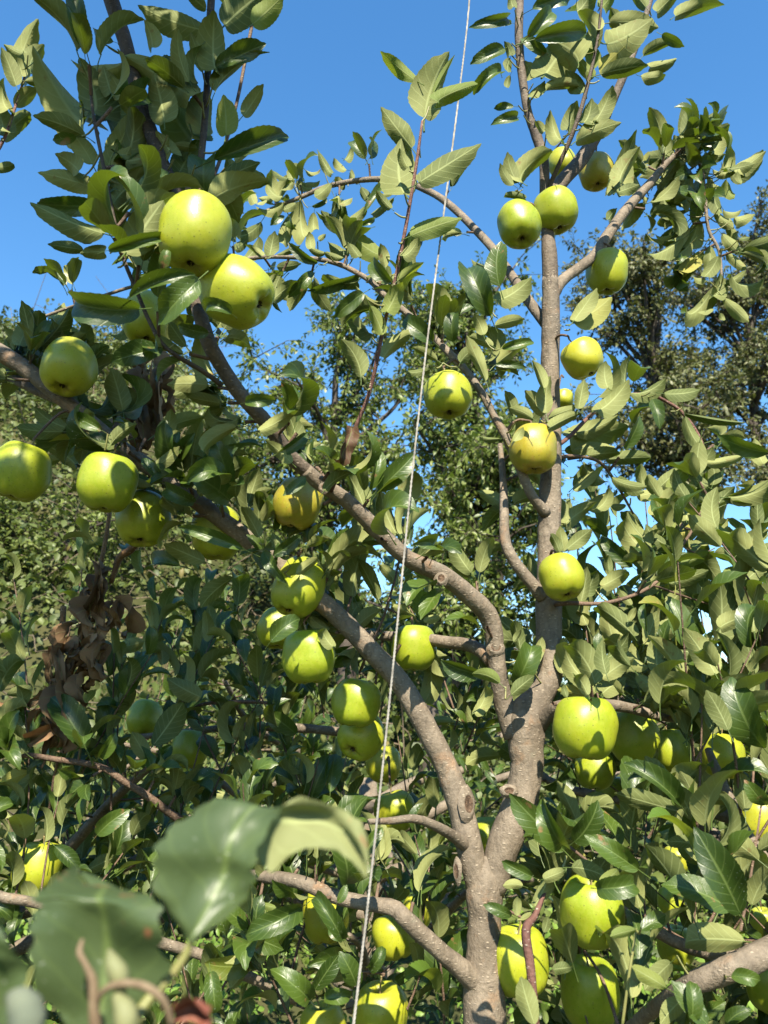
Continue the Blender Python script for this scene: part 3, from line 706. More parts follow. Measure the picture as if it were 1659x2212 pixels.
T1, T2, T3, T4, T5, T6, T7, T8 = (0, 0), (829.5, 0), (0, 553), (829.5, 553), (0, 1106), (829.5, 1106), (0, 1659), (829.5, 1659)
hand('main', [(360, 500, 120, 230, 110), (385, 480, 395, 250, 115), (460, 520, 600, 290, 90), (535, 240, 810, 390, 95), (525, 275, 320, 275, 70), (490, 180, 410, 140, 32, 't'),
  (655, 205, 620, 95, 70), (880, 130, 610, 35, 105), (885, 290, 810, 155, 50), (930, 300, 965, 75, 140), (930, 290, 1145, 215, 90, 't'), (930, 395, 1145, 225, 60),
  (970, 110, 1165, -60, 120), (1090, 105, 1230, 0, 90, 'y'), (1050, 500, 1155, 395, 70), (975, 585, 960, 420, 90, 'y'), (880, 580, 870, 380, 150), (830, 580, 690, 380, 115),
  (710, 530, 660, 330, 100), (925, 690, 1230, 605, 110, 't'), (1015, 700, 1180, 600, 60), (900, 870, 1140, 755, 125), (890, 860, 905, 720, 110, 't'), (660, 720, 640, 540, 95, 't'),
  (850, 640, 755, 625, 40), (370, 590, 155, 525, 70), (425, 820, 185, 715, 80), (420, 890, 175, 870, 90, 't'), (450, 1010, 170, 845, 100), (520, 760, 545, 630, 85),
  (490, 880, 650, 725, 90), (560, 880, 740, 770, 100), (540, 1095, 655, 870, 180), (470, 690, 590, 510, 110), (400, 710, 340, 560, 90), (340, 740, 250, 655, 60),
  (330, 590, 230, 590, 50, 't'), (360, 1080, 215, 1070, 50), (450, 1090, 350, 1075, 60), (400, 1040, 340, 1000, 40), (640, 640, 560, 610, 60), (690, 830, 620, 760, 70),
  (560, 430, 500, 330, 90), (600, 480, 530, 420, 80), (480, 400, 430, 300, 70), (890, 40, 800, -20, 80), (1000, 20, 930, -70, 90), (620, 1000, 560, 900, 80), (740, 660, 700, 560, 60), (470, 960, 420, 860, 60)], T1, .83)
hand('left', [(120, 290, 150, 85, 65), (100, 230, 20, 195, 45), (130, 300, 180, 190, 80), (70, 370, 5, 215, 60), (110, 350, 185, 360, 50), (65, 460, 150, 380, 70), (40, 470, 0, 340, 60),
  (20, 590, 125, 495, 60), (0, 560, -20, 420, 60), (-30, 720, 50, 700, 45), (90, 330, 60, 250, 50)], T1, 1.12)
limb('left', [(-120, 520, 1.3, 14), (-60, 400, 1.15, 10), (0, 318, 1.12, 8), (30, 240, 1.12, 7), (58, 150, 1.12, 5)], 'shoot', 'redtwig', 6)
# tall shoot in front of the sky
hand('main', [(175, 510, 245, 220, 130), (140, 350, 0, 220, 58, 'y'), (235, 440, 390, 360, 62, 'y'), (215, 400, 300, 245, 24, 'y'), (120, 640, -20, 490, 80), (90, 840, 10, 610, 118),
  (150, 790, 375, 590, 100), (115, 1020, 310, 910, 80, 'y'), (80, 1106, 160, 1040, 60), (30, 900, -30, 830, 60), (100, 720, 60, 650, 60)], T2, .86)
hand('main', [(10, 240, 60, 115, 115, 'y', .89), (-60, 215, -5, 330, 70, 'y', .9), (0, 440, 100, 340, 60), (-100, 520, -150, 350, 90), (-160, 400, -90, 470, 50, 'y')], T4, .93)
# leader and top right
hand('main', [(530, 75, 375, 105, 42, 't'), (550, 100, 480, 105, 30, 't'), (520, 210, 395, 300, 62, 't'), (540, 240, 530, 175, 30), (545, 250, 525, 300, 40), (505, 320, 395, 405, 36, 't'),
  (545, 325, 520, 370, 35), (560, 460, 480, 475, 32, 't'), (575, 505, 465, 530, 42, 't'), (560, 30, 540, -20, 40), (620, 160, 720, 60, 85, 't'), (650, 170, 860, 100, 75, 't'),
  (690, 330, 780, 140, 110), (640, 340, 620, 260, 50), (640, 420, 665, 350, 45), (700, 390, 835, 390, 50), (840, 270, 740, 115, 110), (920, 130, 840, 60, 80), (960, 190, 1160, 110, 105), (970, 100, 1180, 70, 100),
  (940, 320, 1130, 280, 80), (1120, 240, 1240, 180, 45), (1150, 290, 1255, 250, 50), (1110, 330, 1210, 320, 50), (1200, 150, 1300, 180, 45, 't'), (1260, 70, 1460, 10, 62), (1180, 50, 1280, -20, 70),
  (940, 30, 1000, -40, 60, 'y'), (900, 300, 880, 180, 60, 'y'), (770, 600, 740, 480, 42), (790, 560, 850, 450, 60), (860, 530, 910, 430, 62), (915, 520, 975, 375, 70), (830, 610, 1015, 550, 70), (750, 610, 700, 580, 40),
  (690, 570, 650, 530, 40), (580, 790, 510, 675, 62), (600, 790, 720, 660, 62), (560, 800, 490, 720, 40), (610, 860, 525, 850, 26), (900, 850, 960, 690, 92), (990, 810, 1070, 570, 60), (1000, 830, 1040, 680, 92),
  (1020, 780, 1100, 640, 70), (1010, 830, 1090, 790, 60), (970, 950, 1005, 900, 40), (640, 40, 800, 0, 60, 't'), (830, 20, 900, -50, 70), (1010, 230, 930, 300, 60), (880, 200, 960, 90, 70), (700, 230, 610, 160, 50, 't'),
  (860, 400, 800, 300, 60), (910, 330, 830, 260, 50, 'y'), (1050, 150, 980, 40, 80), (1130, 30, 1060, -40, 70)], T2, 1.08)
hand('main', [(1220, 680, 1200, 550, 52), (1320, 590, 1335, 455, 52), (1250, 680, 1370, 590, 62), (1370, 620, 1460, 490, 48), (1500, 720, 1630, 650, 52), (1480, 730, 1590, 700, 50), (1300, 640, 1250, 590, 50),
  (1420, 660, 1480, 570, 55), (1340, 690, 1440, 650, 60), (1180, 740, 1090, 660, 50), (1200, 760, 1290, 700, 60), (1130, 830, 1080, 760, 50)], T2, 1.34, lit=.7)
# centre and right of the leader
hand('main', [(460, 260, 385, 60, 95, 't'), (500, 130, 470, -40, 90, 't'), (490, 190, 620, 90, 90), (460, 240, 370, 150, 85, 't'), (480, 300, 600, 270, 60), (510, 400, 640, 380, 42, 't'), (480, 470, 610, 470, 34, 't'),
  (300, 370, 290, 255, 110, 't'), (210, 370, 80, 300, 90, 't'), (230, 450, 130, 400, 42), (330, 460, 405, 390, 52), (200, 490, 100, 510, 36), (430, 340, 400, 250, 60), (470, 390, 380, 340, 50), (440, 540, 350, 360, 60)], T4, 1.08)
hand('main', [(820, 290, 970, 180, 90), (820, 280, 880, 140, 70), (720, 520, 830, 440, 70), (690, 570, 640, 460, 52), (700, 680, 860, 520, 90), (700, 680, 700, 525, 80), (690, 690, 610, 590, 80), (840, 660, 850, 540, 56),
  (920, 670, 1040, 535, 82), (970, 570, 950, 460, 70), (710, 700, 830, 660, 42), (720, 740, 840, 680, 60), (560, 800, 590, 740, 60), (500, 790, 420, 780, 32), (560, 690, 520, 590, 70), (640, 700, 560, 640, 60)], T4, 1.10)
hand('main', [(1050, 590, 1060, 440, 52), (1060, 590, 1205, 530, 80), (1210, 595, 1355, 575, 82), (1160, 620, 1200, 740, 52, 't'), (1300, 680, 1545, 715, 38), (1300, 690, 1350, 830, 52), (1365, 800, 1320, 940, 72),
  (1390, 890, 1555, 880, 42), (830, 760, 1000, 690, 62), (800, 780, 1030, 710, 125), (780, 840, 985, 800, 62), (960, 880, 1140, 870, 82), (820, 1000, 910, 920, 72), (1010, 960, 1120, 1010, 62), (1190, 1040, 1130, 960, 80),
  (920, 1090, 980, 1010, 82), (1250, 1000, 1310, 900, 60, 'y'), (860, 900, 960, 960, 70), (880, 860, 1010, 840, 60), (1340, 1050, 1280, 960, 70, 'y'), (1420, 990, 1440, 900, 60), (1660, 850, 1440, 800, 72, 't', 1.2), (1640, 900, 1600, 790, 60)], T4, 1.27, lit=.5)
# trunk fork and right cluster
hand('main', [(420, 700, 260, 640, 92, 't', 1.12), (500, 740, 400, 680, 72, 'y', 1.12), (570, 740, 630, 590, 82, 't', 1.12), (550, 790, 650, 720, 62, 'u', 1.12), (390, 870, 440, 760, 50, 'u', 1.14), (910, 740, 800, 590, 92), (940, 720, 1060, 620, 92),
  (880, 790, 830, 715, 105, 'u', .93), (790, 800, 770, 750, 42, 'u', .95), (960, 700, 930, 560, 70), (560, 560, 600, 520, 60, 'u', 1.15), (590, 600, 560, 480, 70, 'u', 1.16), (650, 660, 660, 540, 50, 'u', 1.17)], T6, 1.0)
hand('main', [(100, 390, 110, 300, 50), (170, 470, 250, 450, 40), (150, 440, 230, 350, 50), (110, 440, 40, 420, 45), (780, 170, 750, 70, 60), (790, 160, 880, 70, 70), (760, 180, 720, 100, 40), (850, 390, 900, 250, 60, 'u', 1.2), (940, 320, 1040, 250, 80, 'u', 1.2)], T6, 1.14)
hand('right', [(1540, 630, 1330, 290, 145, 't', .92), (1500, 610, 1220, 480, 125, 't', .95), (1560, 750, 1320, 770, 110, 'u', .98), (1280, 160, 1050, -10, 105, 't', 1.0), (1300, 195, 1000, 150, 85, 'u', 1.02), (780, 360, 590, 90, 125, 't', .98),
  (770, 330, 700, 140, 85, 't', 1.0), (820, 320, 940, 165, 105, 't', 1.0), (1100, 440, 890, 280, 100, 't', .98), (650, 1110, 575, 920, 110, 'u', .85), (1220, 950, 1080, 870, 62, 'y', .92), (1400, 1110, 1230, 960, 150, 't', .88, 1), (1330, 1090, 1300, 930, 110, 't', .90, 1), (1290, 1000, 1190, 1090, 90, 'u', .92, 1),
  (550, 640, 440, 580, 52, 't'), (575, 640, 560, 560, 48), (590, 660, 670, 640, 48), (690, 710, 720, 650, 52), (640, 470, 520, 400, 60, 't'), (690, 480, 780, 460, 60), (600, 510, 520, 490, 50), (650, 600, 700, 480, 55),
  (920, 520, 1070, 500, 80, 't', .95), (810, 430, 960, 440, 80, 'u', .97), (1480, 1106, 1560, 1020, 90, 't', .95), (1085, 700, 985, 730, 55, 'y', .92), (1110, 700, 1220, 650, 80, 't', .95), (1240, 840, 1140, 960, 80, 'u', .97),
  (1560, 660, 1660, 620, 100, 't', .95), (1620, 400, 1450, 300, 90, 'u', 1.0), (1340, 170, 1310, 20, 110, 'u', 1.05), (1560, 190, 1530, 20, 80, 'u', 1.0), (1650, 160, 1580, 50, 90, 't', .95), (730, 870, 810, 860, 55, 'u', .95), (1500, 900, 1620, 920, 70, 't', .93),
  (700, 1106, 690, 1050, 60, 'y', .88), (1340, 330, 1230, 300, 70, 'u', 1.0), (1010, 440, 940, 500, 60, 'y', .95)], T8, .97)
hand('right', [(1640, 1020, 1520, 730, 140, 't', .95), (1250, 1106, 1110, 880, 100, 't', 1.0), (1280, 1100, 1310, 980, 110, 't', .98), (1600, 520, 1650, 330, 90), (1450, 500, 1580, 440, 90), (1440, 560, 1420, 300, 110), (1280, 870, 1110, 720, 90), (1290, 850, 1460, 850, 90),
  (1240, 760, 1260, 610, 90, 't'), (1190, 680, 1160, 540, 90), (1300, 640, 1440, 570, 80), (1260, 800, 1400, 730, 90), (1010, 640, 930, 420, 95), (1130, 560, 1200, 450, 90), (1100, 650, 960, 560, 80)], T6, 1.14)
# left and bottom
hand('left', [(370, 1020, 240, 810, 150, 't', 1.3), (430, 1060, 500, 960, 130, 't', 1.33), (640, 1070, 570, 960, 80, 'u', 1.4), (660, 1010, 760, 820, 110, 'u', 1.4), (780, 1060, 950, 950, 80, 'u', 1.42), (690, 1040, 740, 1010, 90, 't', 1.4), (90, 930, 20, 860, 60, 'u', 1.35),
  (110, 1040, 0, 900, 70, 'u', 1.3), (200, 780, 280, 700, 90, 'y', 1.4), (30, 790, 130, 770, 45, 'u', 1.4), (0, 770, 90, 650, 70, 'u', 1.4), (220, 1080, 240, 1020, 70, 'u', 1.33), (430, 930, 560, 750, 90, 'u', 1.5), (870, 800, 720, 740, 100, 'u', 1.5), (560, 560, 600, 480, 110, 'u', 1.5),
  (950, 520, 880, 420, 90, 'u', 1.6), (620, 560, 500, 600, 70, 'u', 1.5), (700, 660, 690, 560, 80, 'u', 1.6), (1050, 770, 980, 670, 90, 't', 1.6), (1280, 960, 1180, 840, 100, 't', 1.5)], T5, 1.4)
hand('left', [(420, 290, 530, 160, 130, 't', 1.3), (240, 340, 330, 440, 90, 't', 1.3), (250, 330, 200, 380, 90, 't', 1.32), (540, 380, 510, 240, 70, 'u', 1.4), (600, 440, 640, 310, 60, 'u', 1.45), (380, 440, 490, 380, 60, 'u', 1.4), (20, 220, -20, 130, 80, 't', 1.3),
  (1080, 850, 900, 830, 110, 't', 1.2), (910, 880, 950, 1040, 80, 't', 1.2), (1050, 720, 1220, 740, 100, 't', 1.2), (1340, 1000, 1190, 860, 90, 't', 1.15), (1360, 960, 1440, 790, 80, 't', 1.15), (1540, 940, 1490, 790, 110, 't', 1.12), (1400, 1000, 1510, 1000, 70, 't', 1.12), (1060, 980, 1080, 1070, 50, 'u', 1.25),
  (1480, 740, 1370, 570, 55, 't', 1.02), (1440, 660, 1510, 640, 60, 't', 1.05), (1460, 580, 1510, 520, 50, 't', 1.1), (1130, 590, 1190, 600, 60, 'y', 1.2), (1590, 860, 1650, 780, 90, 't', 1.1)], T7, 1.3)

OVERHEAD = False
FACE = {'main': .45, 'right': .6, 'left': .1, 'behind': .1}
hand('main', [(860, 100, 690, 280, 120, 't', .73, 1), (560, 180, 820, 60, 70, 't', .73, 1), (600, 230, 350, 190, 105, 't', .75, 1), (1000, 250, 905, 225, 50, 't', .75, 1), (700, 60, 730, -20, 60, 't', .73, 1), (700, 400, 500, 470, 100, 't', .8), (740, 400, 680, 300, 70, 'u', .8)], T3, .8)
hand('main', [(540, 1095, 660, 865, 150, 'u', .755, 1), (470, 1080, 700, 1010, 60, 't', .75, 1)], T1, .76)
hand('main', [(1050, 160, 790, 45, 62, 't', 1.0, 1), (1170, 560, 1290, 470, 90, 't', 1.04, 1), (1440, 580, 1395, 510, 60, 'u', 1.07, 1)], T5, 1.05)
hand('main', [(1480, 740, 1370, 570, 60, 't', 1.02, 1), (1500, 730, 1440, 660, 55, 't', 1.03, 1)], T7, 1.03)
hand('main', [(880, 790, 825, 715, 100, 'u', .92, 1), (860, 880, 780, 860, 40, 'u', .93)], T6, .93)
hand('main', [(560, 1160, 520, 1100, 30, 'u', 1.04, 1), (590, 1200, 650, 1165, 30, 't', 1.05, 1), (600, 1230, 545, 1205, 28, 't', 1.06, 1), (430, 1070, 490, 1030, 30, 'u', 1.03, 1), (420, 1085, 365, 1055, 28, 't', 1.02, 1), (620, 1210, 600, 1150, 28, 'u', 1.05, 1), (390, 1050, 450, 1000, 30, 't', 1.02, 1), (640, 1240, 690, 1215, 26, 'u', 1.07, 1),
  (330, 1010, 390, 975, 28, 'u', 1.0, 1), (350, 1040, 300, 1000, 26, 't', 1.0, 1), (570, 1190, 610, 1260, 28, 't', 1.05, 1), (240, 960, 290, 915, 28, 'u', .99, 1), (220, 930, 170, 900, 26, 't', .98, 1), (560, 930, 620, 890, 32, 'u', .87, 1), (600, 980, 660, 940, 30, 't', .91, 1), 
  (630, 1000, 580, 950, 28, 'u', .91, 1), (700, 1060, 760, 1020, 28, 'u', .96, 1), (660, 1030, 620, 1075, 24, 't', .94, 1), (450, 720, 390, 700, 32, 't', .79, 1), (530, 870, 590, 870, 28, 't', .85, 1)], (0, 0, 1), 1.0, .01)
TA, TB, TC = (1382.5, 216, .2246), (486, 297, .2604), (1188, 972, .2838)
hand('main', [(225, 500, 200, 260, 100), (470, 340, 510, 45, 110), (445, 330, 435, 170, 50), (280, 560, 610, 325, 90), (560, 430, 800, 115, 100), (700, 440, 800, 300, 110), (790, 660, 860, 440, 70), (640, 500, 800, 500, 60), (540, 480, 700, 390, 100, 't'), (900, 680, 1165, 480, 90),
  (900, 690, 1075, 640, 100), (700, 670, 900, 720, 70), (650, 730, 830, 840, 130), (830, 760, 910, 930, 100, 'y'), (940, 690, 950, 800, 60), (160, 820, 360, 630, 80), (210, 810, 380, 1090, 110), (440, 610, 510, 830, 110), (490, 680, 420, 1040, 80), (590, 740, 520, 1040, 90, 't'), (650, 790, 690, 1010, 80),
  (700, 850, 810, 1070, 100), (800, 1050, 970, 1070, 70), (400, 1110, 210, 1140, 70), (720, 1080, 910, 1210, 100), (900, 1170, 1100, 1120, 90), (830, 1210, 960, 1310, 90), (400, 1160, 310, 1250, 60), (310, 1290, 160, 1290, 50), (420, 1330, 50, 1430, 100), (570, 1150, 440, 1400, 130), (960, 1340, 1040, 1300, 50),
  (790, 1290, 960, 1440, 110), (950, 1400, 1085, 1460, 90), (500, 1370, 260, 1490, 100), (600, 1440, 390, 1630, 90), (410, 1500, 370, 1590, 80, 't'), (830, 1460, 1020, 1620, 90), (670, 1400, 690, 1650, 110), (760, 1500, 650, 1700, 110), (880, 1670, 1180, 1690, 100), (820, 1770, 1020, 1650, 80), (710, 1790, 490, 1980, 110),
  (700, 1880, 810, 1680, 100), (640, 1740, 520, 1720, 70), (710, 2010, 550, 2030, 60), (700, 1970, 600, 1920, 50), (800, 1900, 1055, 2100, 110), (770, 2050, 800, 2120, 80), (230, 880, 140, 910, 60)], TA, 1.35, lit=.9)
hand('main', [(885, 305, 770, 110, 60), (790, 270, 655, 250, 80), (1010, 270, 905, 180, 100), (990, 180, 1060, 85, 45), (1060, 350, 1040, 270, 40), (1000, 390, 920, 330, 60), (520, 340, 415, 260, 80), (570, 350, 550, 270, 40), (570, 370, 480, 440, 80), (590, 370, 700, 450, 80), (660, 380, 780, 350, 60), (880, 380, 740, 470, 80),
  (470, 500, 330, 390, 60), (250, 550, 170, 440, 60), (350, 520, 260, 540, 60), (490, 540, 270, 570, 80), (480, 540, 390, 610, 70), (590, 540, 490, 620, 60), (560, 620, 500, 870, 90), (540, 680, 580, 770, 60, 't'), (630, 520, 700, 800, 110), (740, 620, 740, 760, 60), (720, 570, 840, 510, 50, 't'), (970, 740, 920, 500, 110),
  (960, 560, 1030, 490, 50), (1000, 730, 1160, 565, 90), (960, 760, 800, 620, 110), (1130, 410, 1215, 520, 70), (1400, 430, 1295, 470, 60), (1400, 500, 1220, 620, 60), (1350, 400, 1190, 640, 60, 't'), (1380, 310, 1250, 320, 40), (30, 720, 180, 680, 50), (130, 650, 60, 560, 90), (300, 700, 110, 820, 110), (180, 850, 90, 930, 90),
  (280, 820, 160, 1000, 90), (450, 640, 400, 740, 90, 't')], TB, 1.47, lit=.8)
hand('main', [(1130, 730, 1240, 690, 50, 't'), (1300, 980, 980, 750, 160, 'y'), (1330, 1080, 1270, 900, 90), (1030, 960, 860, 870, 130), (1110, 990, 1060, 860, 80), (720, 920, 690, 790, 80), (830, 960, 700, 900, 80), (780, 850, 830, 800, 70), (770, 1040, 520, 910, 90, 't'), (370, 980, 380, 785, 120), (430, 970, 610, 890, 45), (300, 980, 175, 900, 50),
  (980, 1000, 830, 960, 60), (1120, 1150, 690, 1220, 110, 't'), (1100, 1190, 830, 1150, 80), (730, 1110, 545, 1330, 100, 't'), (390, 1350, 575, 1180, 110), (370, 1230, 440, 1150, 50), (1150, 1290, 880, 1440, 130, 't'), (1230, 1630, 1050, 1320, 100), (1230, 1620, 1280, 1500, 90, 'y'), (1380, 1200, 1220, 1060, 120, 't'), (1320, 1200, 1190, 1130, 80),
  (1430, 1190, 1650, 1080, 80, 'y', .9), (1450, 1140, 1620, 850, 120, 't', .9), (1310, 1300, 1240, 1400, 50, 't')], TB, 1.24)
hand('right', [(180, 310, 335, 130, 90), (470, 210, 710, 310, 100), (660, 350, 840, 280, 140), (480, 330, 330, 490, 130), (580, 420, 470, 420, 80), (840, 280, 1040, 100, 90), (1000, 340, 950, 180, 100, 'y'), (1100, 180, 1200, -20, 120), (1200, 280, 1060, 140, 130), (1190, 100, 1480, 70, 70), (940, 600, 780, 370, 110, 'y'), (730, 690, 590, 490, 130),
  (640, 600, 500, 640, 120), (880, 720, 720, 590, 120), (990, 650, 1160, 500, 70), (1150, 520, 1390, 640, 110, 'y'), (1120, 680, 1270, 620, 130), (1290, 680, 1490, 690, 100), (1430, 790, 1650, 610, 110), (1480, 660, 1455, 560, 60), (630, 890, 410, 670, 120, 't'), (660, 1050, 800, 850, 150), (800, 980, 900, 800, 130), (920, 870, 1230, 770, 80, 'y'),
  (410, 1100, 570, 920, 120), (450, 920, 430, 810, 80), (260, 1120, 340, 930, 130), (910, 950, 1050, 880, 60, 'y'), (1150, 960, 880, 990, 60, 't'), (900, 1200, 1000, 1050, 160), (1290, 1280, 1250, 1000, 150), (1390, 1170, 1290, 960, 150, 't'), (1440, 1200, 1659, 1060, 80), (1500, 980, 1620, 830, 150), (1480, 900, 1340, 930, 100, 'y'), (80, 790, 40, 600, 60), (100, 770, 300, 600, 70),
  (1590, 600, 1560, 330, 110), (150, 380, 210, 560, 130), (620, 1180, 560, 1060, 100)], TC, 1.30, .05, .5)
hand('right', [(1300, 1440, 1530, 1240, 130), (640, 1420, 370, 1210, 120), (740, 1490, 1030, 1270, 150), (860, 1560, 900, 1290, 120, 't'), (740, 1380, 730, 1180, 70, 't'), (400, 1600, 590, 1390, 80), (370, 1530, 340, 1400, 150, 't'), (330, 1770, 120, 1490, 130), (380, 1740, 640, 1570, 130), (750, 1650, 530, 1430, 110), (830, 1700, 790, 1420, 140), (1040, 1610, 1280, 1470, 110),
  (940, 1500, 1190, 1430, 100), (920, 1870, 950, 1540, 150, 't'), (960, 1880, 1220, 1730, 120), (1260, 1890, 1130, 1580, 150), (880, 1840, 660, 1710, 110), (1000, 2020, 660, 1920, 110), (1060, 2040, 1350, 1970, 120), (1650, 2093, 1400, 1750, 180, 't'), (1560, 1700, 1540, 1470, 150), (1450, 1900, 1659, 1740, 100), (100, 1700, 60, 1540, 70), (210, 1500, 110, 1430, 60),
  (1170, 1400, 1060, 1270, 80, 't'), (600, 1300, 640, 1200, 60)], TC, 1.14, .05, .35)
def leaf_auto(key, base, axis, out, L, mat=None, droop=0.0, prio=None, wf=None, check=True):
    """leaf that leaves a twig: axis = twig direction, out = away from it"""
    a = rng.uniform(.40, 1.0)
    x = Vector(axis) * math.cos(a) + Vector(out) * math.sin(a)
    x.z -= droop; x.normalize()
    n = Vector(axis) * math.sin(a) - Vector(out) * math.cos(a)         # upper side faces the twig tip
    n = n + Vector((0, 0, 0.25)) + ((Vector(base) - CAM).normalized() - sdir * (.45 if key == 'right' else 0)) * FACE[key] + (sdir * .45 if key in ('left', 'behind') else Vector()) + Vector(rng.normal(0, .42, 3))
    b = Vector(base) + x * L * .26
    m = frame(b, x, n, L, L * (wf or rng.uniform(.37, .51)))
    if check and blocked(m): return
    q = project(b + x * L * .5)
    if q is None: return
    if OVERHEAD and q[1] > -70: return
    if key == 'main' and not OVERHEAD and q[0] > 1290 and 640 < q[1] < 1010 and rng.random() < .55: return
    if key == 'right' and q[1] < 980 + rng.uniform(0, 110) or key == 'left' and q[1] < 1110 + rng.uniform(0, 120): return
    vis = 0 < q[0] < 1659 and 0 < q[1] < 2212
    pr = L / q[2] if vis else -1
    LV[key].append((m, int(rng.integers(NS)), mat or ('young' if rng.random() < .035 else 'leaf'), prio if prio is not None else pr))

TW = {k: Acc() for k in TREES}      # fine twigs of each tree
def shoot(key, p0, d, ln, n, L=(.06, .085), droop=0.0, r=.0022, curve=0.25, mat=None, twig=True, check=True):
    d = Vector(d).normalized(); side = Vector(rng.normal(0, 1, 3)) * curve
    pts = []
    for k in range(6):
        t = k / 5
        pts.append(Vector(p0) + d * ln * t + (side + Vector((0, 0, .25 - droop))) * ln * t * t * .5)
    pts = np.array(pts)
    n0 = len(LV[key])
    phi = rng.uniform(0, 6.28)
    for k in range(n):
        t = (k + .6) / n; f = t * 5; i = min(int(f), 4)
        p = pts[i] + (pts[i + 1] - pts[i]) * (f - i); ax = Vector(pts[i + 1] - pts[i]).normalized()
        phi += 2.4 + rng.normal(0, .25)
        u = ax.orthogonal().normalized(); v = ax.cross(u)
        o = u * math.cos(phi) + v * math.sin(phi)
        ll = rng.uniform(*L) * (1.0 if t < .75 else 1.0 - 1.3 * (t - .75))
        leaf_auto(key, p, ax, o, ll, mat, droop * .8, check=check)
    if twig and len(LV[key]) - n0 > n * .6: TW[key].add(*tube(pts, np.linspace(r, r * .45, 6), 4, cap=False))

def spur(key, p, d, n, L=(.05, .078), droop=0.0):
    d = Vector(d).normalized(); e = Vector(p) + d * rng.uniform(.015, .035)
    TW[key].add(*tube([p, (Vector(p) + e) / 2, e], [.0026, .0024, .0028], 5, cap=False))
    phi = rng.uniform(0, 6.28)
    for k in range(n):
        phi += 2.4
        u = d.orthogonal().normalized(); v = d.cross(u)
        o = u * math.cos(phi) + v * math.sin(phi)
        leaf_auto(key, e, d, o, rng.uniform(*L), None, droop)

def spurs_along(key, c, step, n=(4, 7), lo=0.0, hi=1.0, droop=0.0, L=(.05, .078), shoots=0.0, up=.7):
    seg = np.linalg.norm(np.diff(c[:, :3], axis=0), axis=1); s = np.concatenate([[0], np.cumsum(seg)])
    t = s[-1] * lo + rng.uniform(0, step)
    while t < s[-1] * hi:
        i = min(np.searchsorted(s, t) - 1, len(seg) - 1); i = max(i, 0)
        p = c[i, :3] + (c[i + 1, :3] - c[i, :3]) * ((t - s[i]) / (seg[i] + 1e-9))
        ax = Vector(c[i + 1, :3] - c[i, :3]).normalized()
        d = Vector(rng.normal(0, 1, 3)); d = d - ax * d.dot(ax); d.normalize(); d = (d + Vector((0, 0, up))).normalized()
        if rng.random() < shoots: shoot(key, p, d, rng.uniform(.12, .3), int(rng.integers(7, 12)), droop=droop)
        else: spur(key, p + np.array(d) * c[i, 3] * .7, d, int(rng.integers(*n)), L, droop)
        t += step * rng.uniform(.6, 1.4)

ML = TREES['main']['lines']
spurs_along('main', LA, .030, n=(5, 8), lo=.28, hi=.98, shoots=.2)
spurs_along('main', LC, .08, n=(4, 6), lo=.2, hi=.6)
spurs_along('main', LC, .03, n=(5, 8), lo=.6, hi=1.0)
for st, ll in ((.06, (.05, .075)), (.05, (.038, .06))):
    spurs_along('main', LC2, st, n=(5, 8), L=ll, shoots=.15)
spurs_along('main', LA, .028, n=(5, 8), lo=.36, hi=.95, L=(.038, .062))
spurs_along('main', LB, .10, n=(3, 5), lo=.30, hi=.62)
spurs_along('main', LARCH, .085, n=(3, 6), lo=.6, hi=1.0, L=(.045, .068), droop=.1)
spurs_along('main', LARCH, .16, n=(2, 4), lo=.15, hi=.5, L=(.04, .06))
spurs_along('main', LMID, .075, n=(4, 7), lo=.18, hi=1.0, L=(.05, .075))
spurs_along('main', LR1, .10, n=(3, 5), lo=.1, hi=1.0)
spurs_along('main', LR2, .09, n=(3, 6), lo=.1, hi=1.0)
spurs_along('main', LL6, .045, n=(4, 7), lo=.2, hi=1.0)
for c in ML:                                                 # the drooping end of the branch that rises to the right, and lower boughs
    q = project(c[-1, :3])
    if abs(q[0] - 1552) < 3 and abs(q[1] - 668) < 3:
        spurs_along('main', c, .05, n=(4, 6), lo=.56, hi=.9, droop=.75, L=(.06, .085), up=-.1)
        spurs_along('main', c, .07, n=(4, 6), lo=.5, hi=.8, droop=.3, L=(.055, .08))
        spurs_along('main', c, .06, n=(3, 5), lo=.3, hi=.6)
    if abs(q[0] - 540) < 3 and abs(q[1] - 1890) < 3 or abs(q[0] - 650) < 3 and abs(q[1] - 1400) < 3: spurs_along('main', c, .05, n=(4, 7), lo=.35, hi=1.0)
    if abs(q[0] - 1530) < 3 and abs(q[1] - 1070) < 3: spurs_along('main', c, .04, n=(3, 6), lo=.25, hi=1.0, shoots=.3)
    if abs(q[0] - 1080) < 3 and abs(q[1] - 960) < 3: spurs_along('main', c, .05, n=(4, 6), lo=.45, hi=1.0)
for k, (st, lo, hi) in {7: (.11, .1, .4), 10: (.12, .1, .6), 12: (.055, .1, 1.0)}.items(): spurs_along('main', ML[k], st, n=(3, 6), lo=lo, hi=hi, L=(.055, .085))
OVERHEAD = True
for c in (LOVER, LOVER2, LOVER, LOVER2): spurs_along('main', c, .024, n=(6, 9), lo=.06, hi=1.0, shoots=.3, L=(.06, .085), up=.2)
OVERHEAD = False
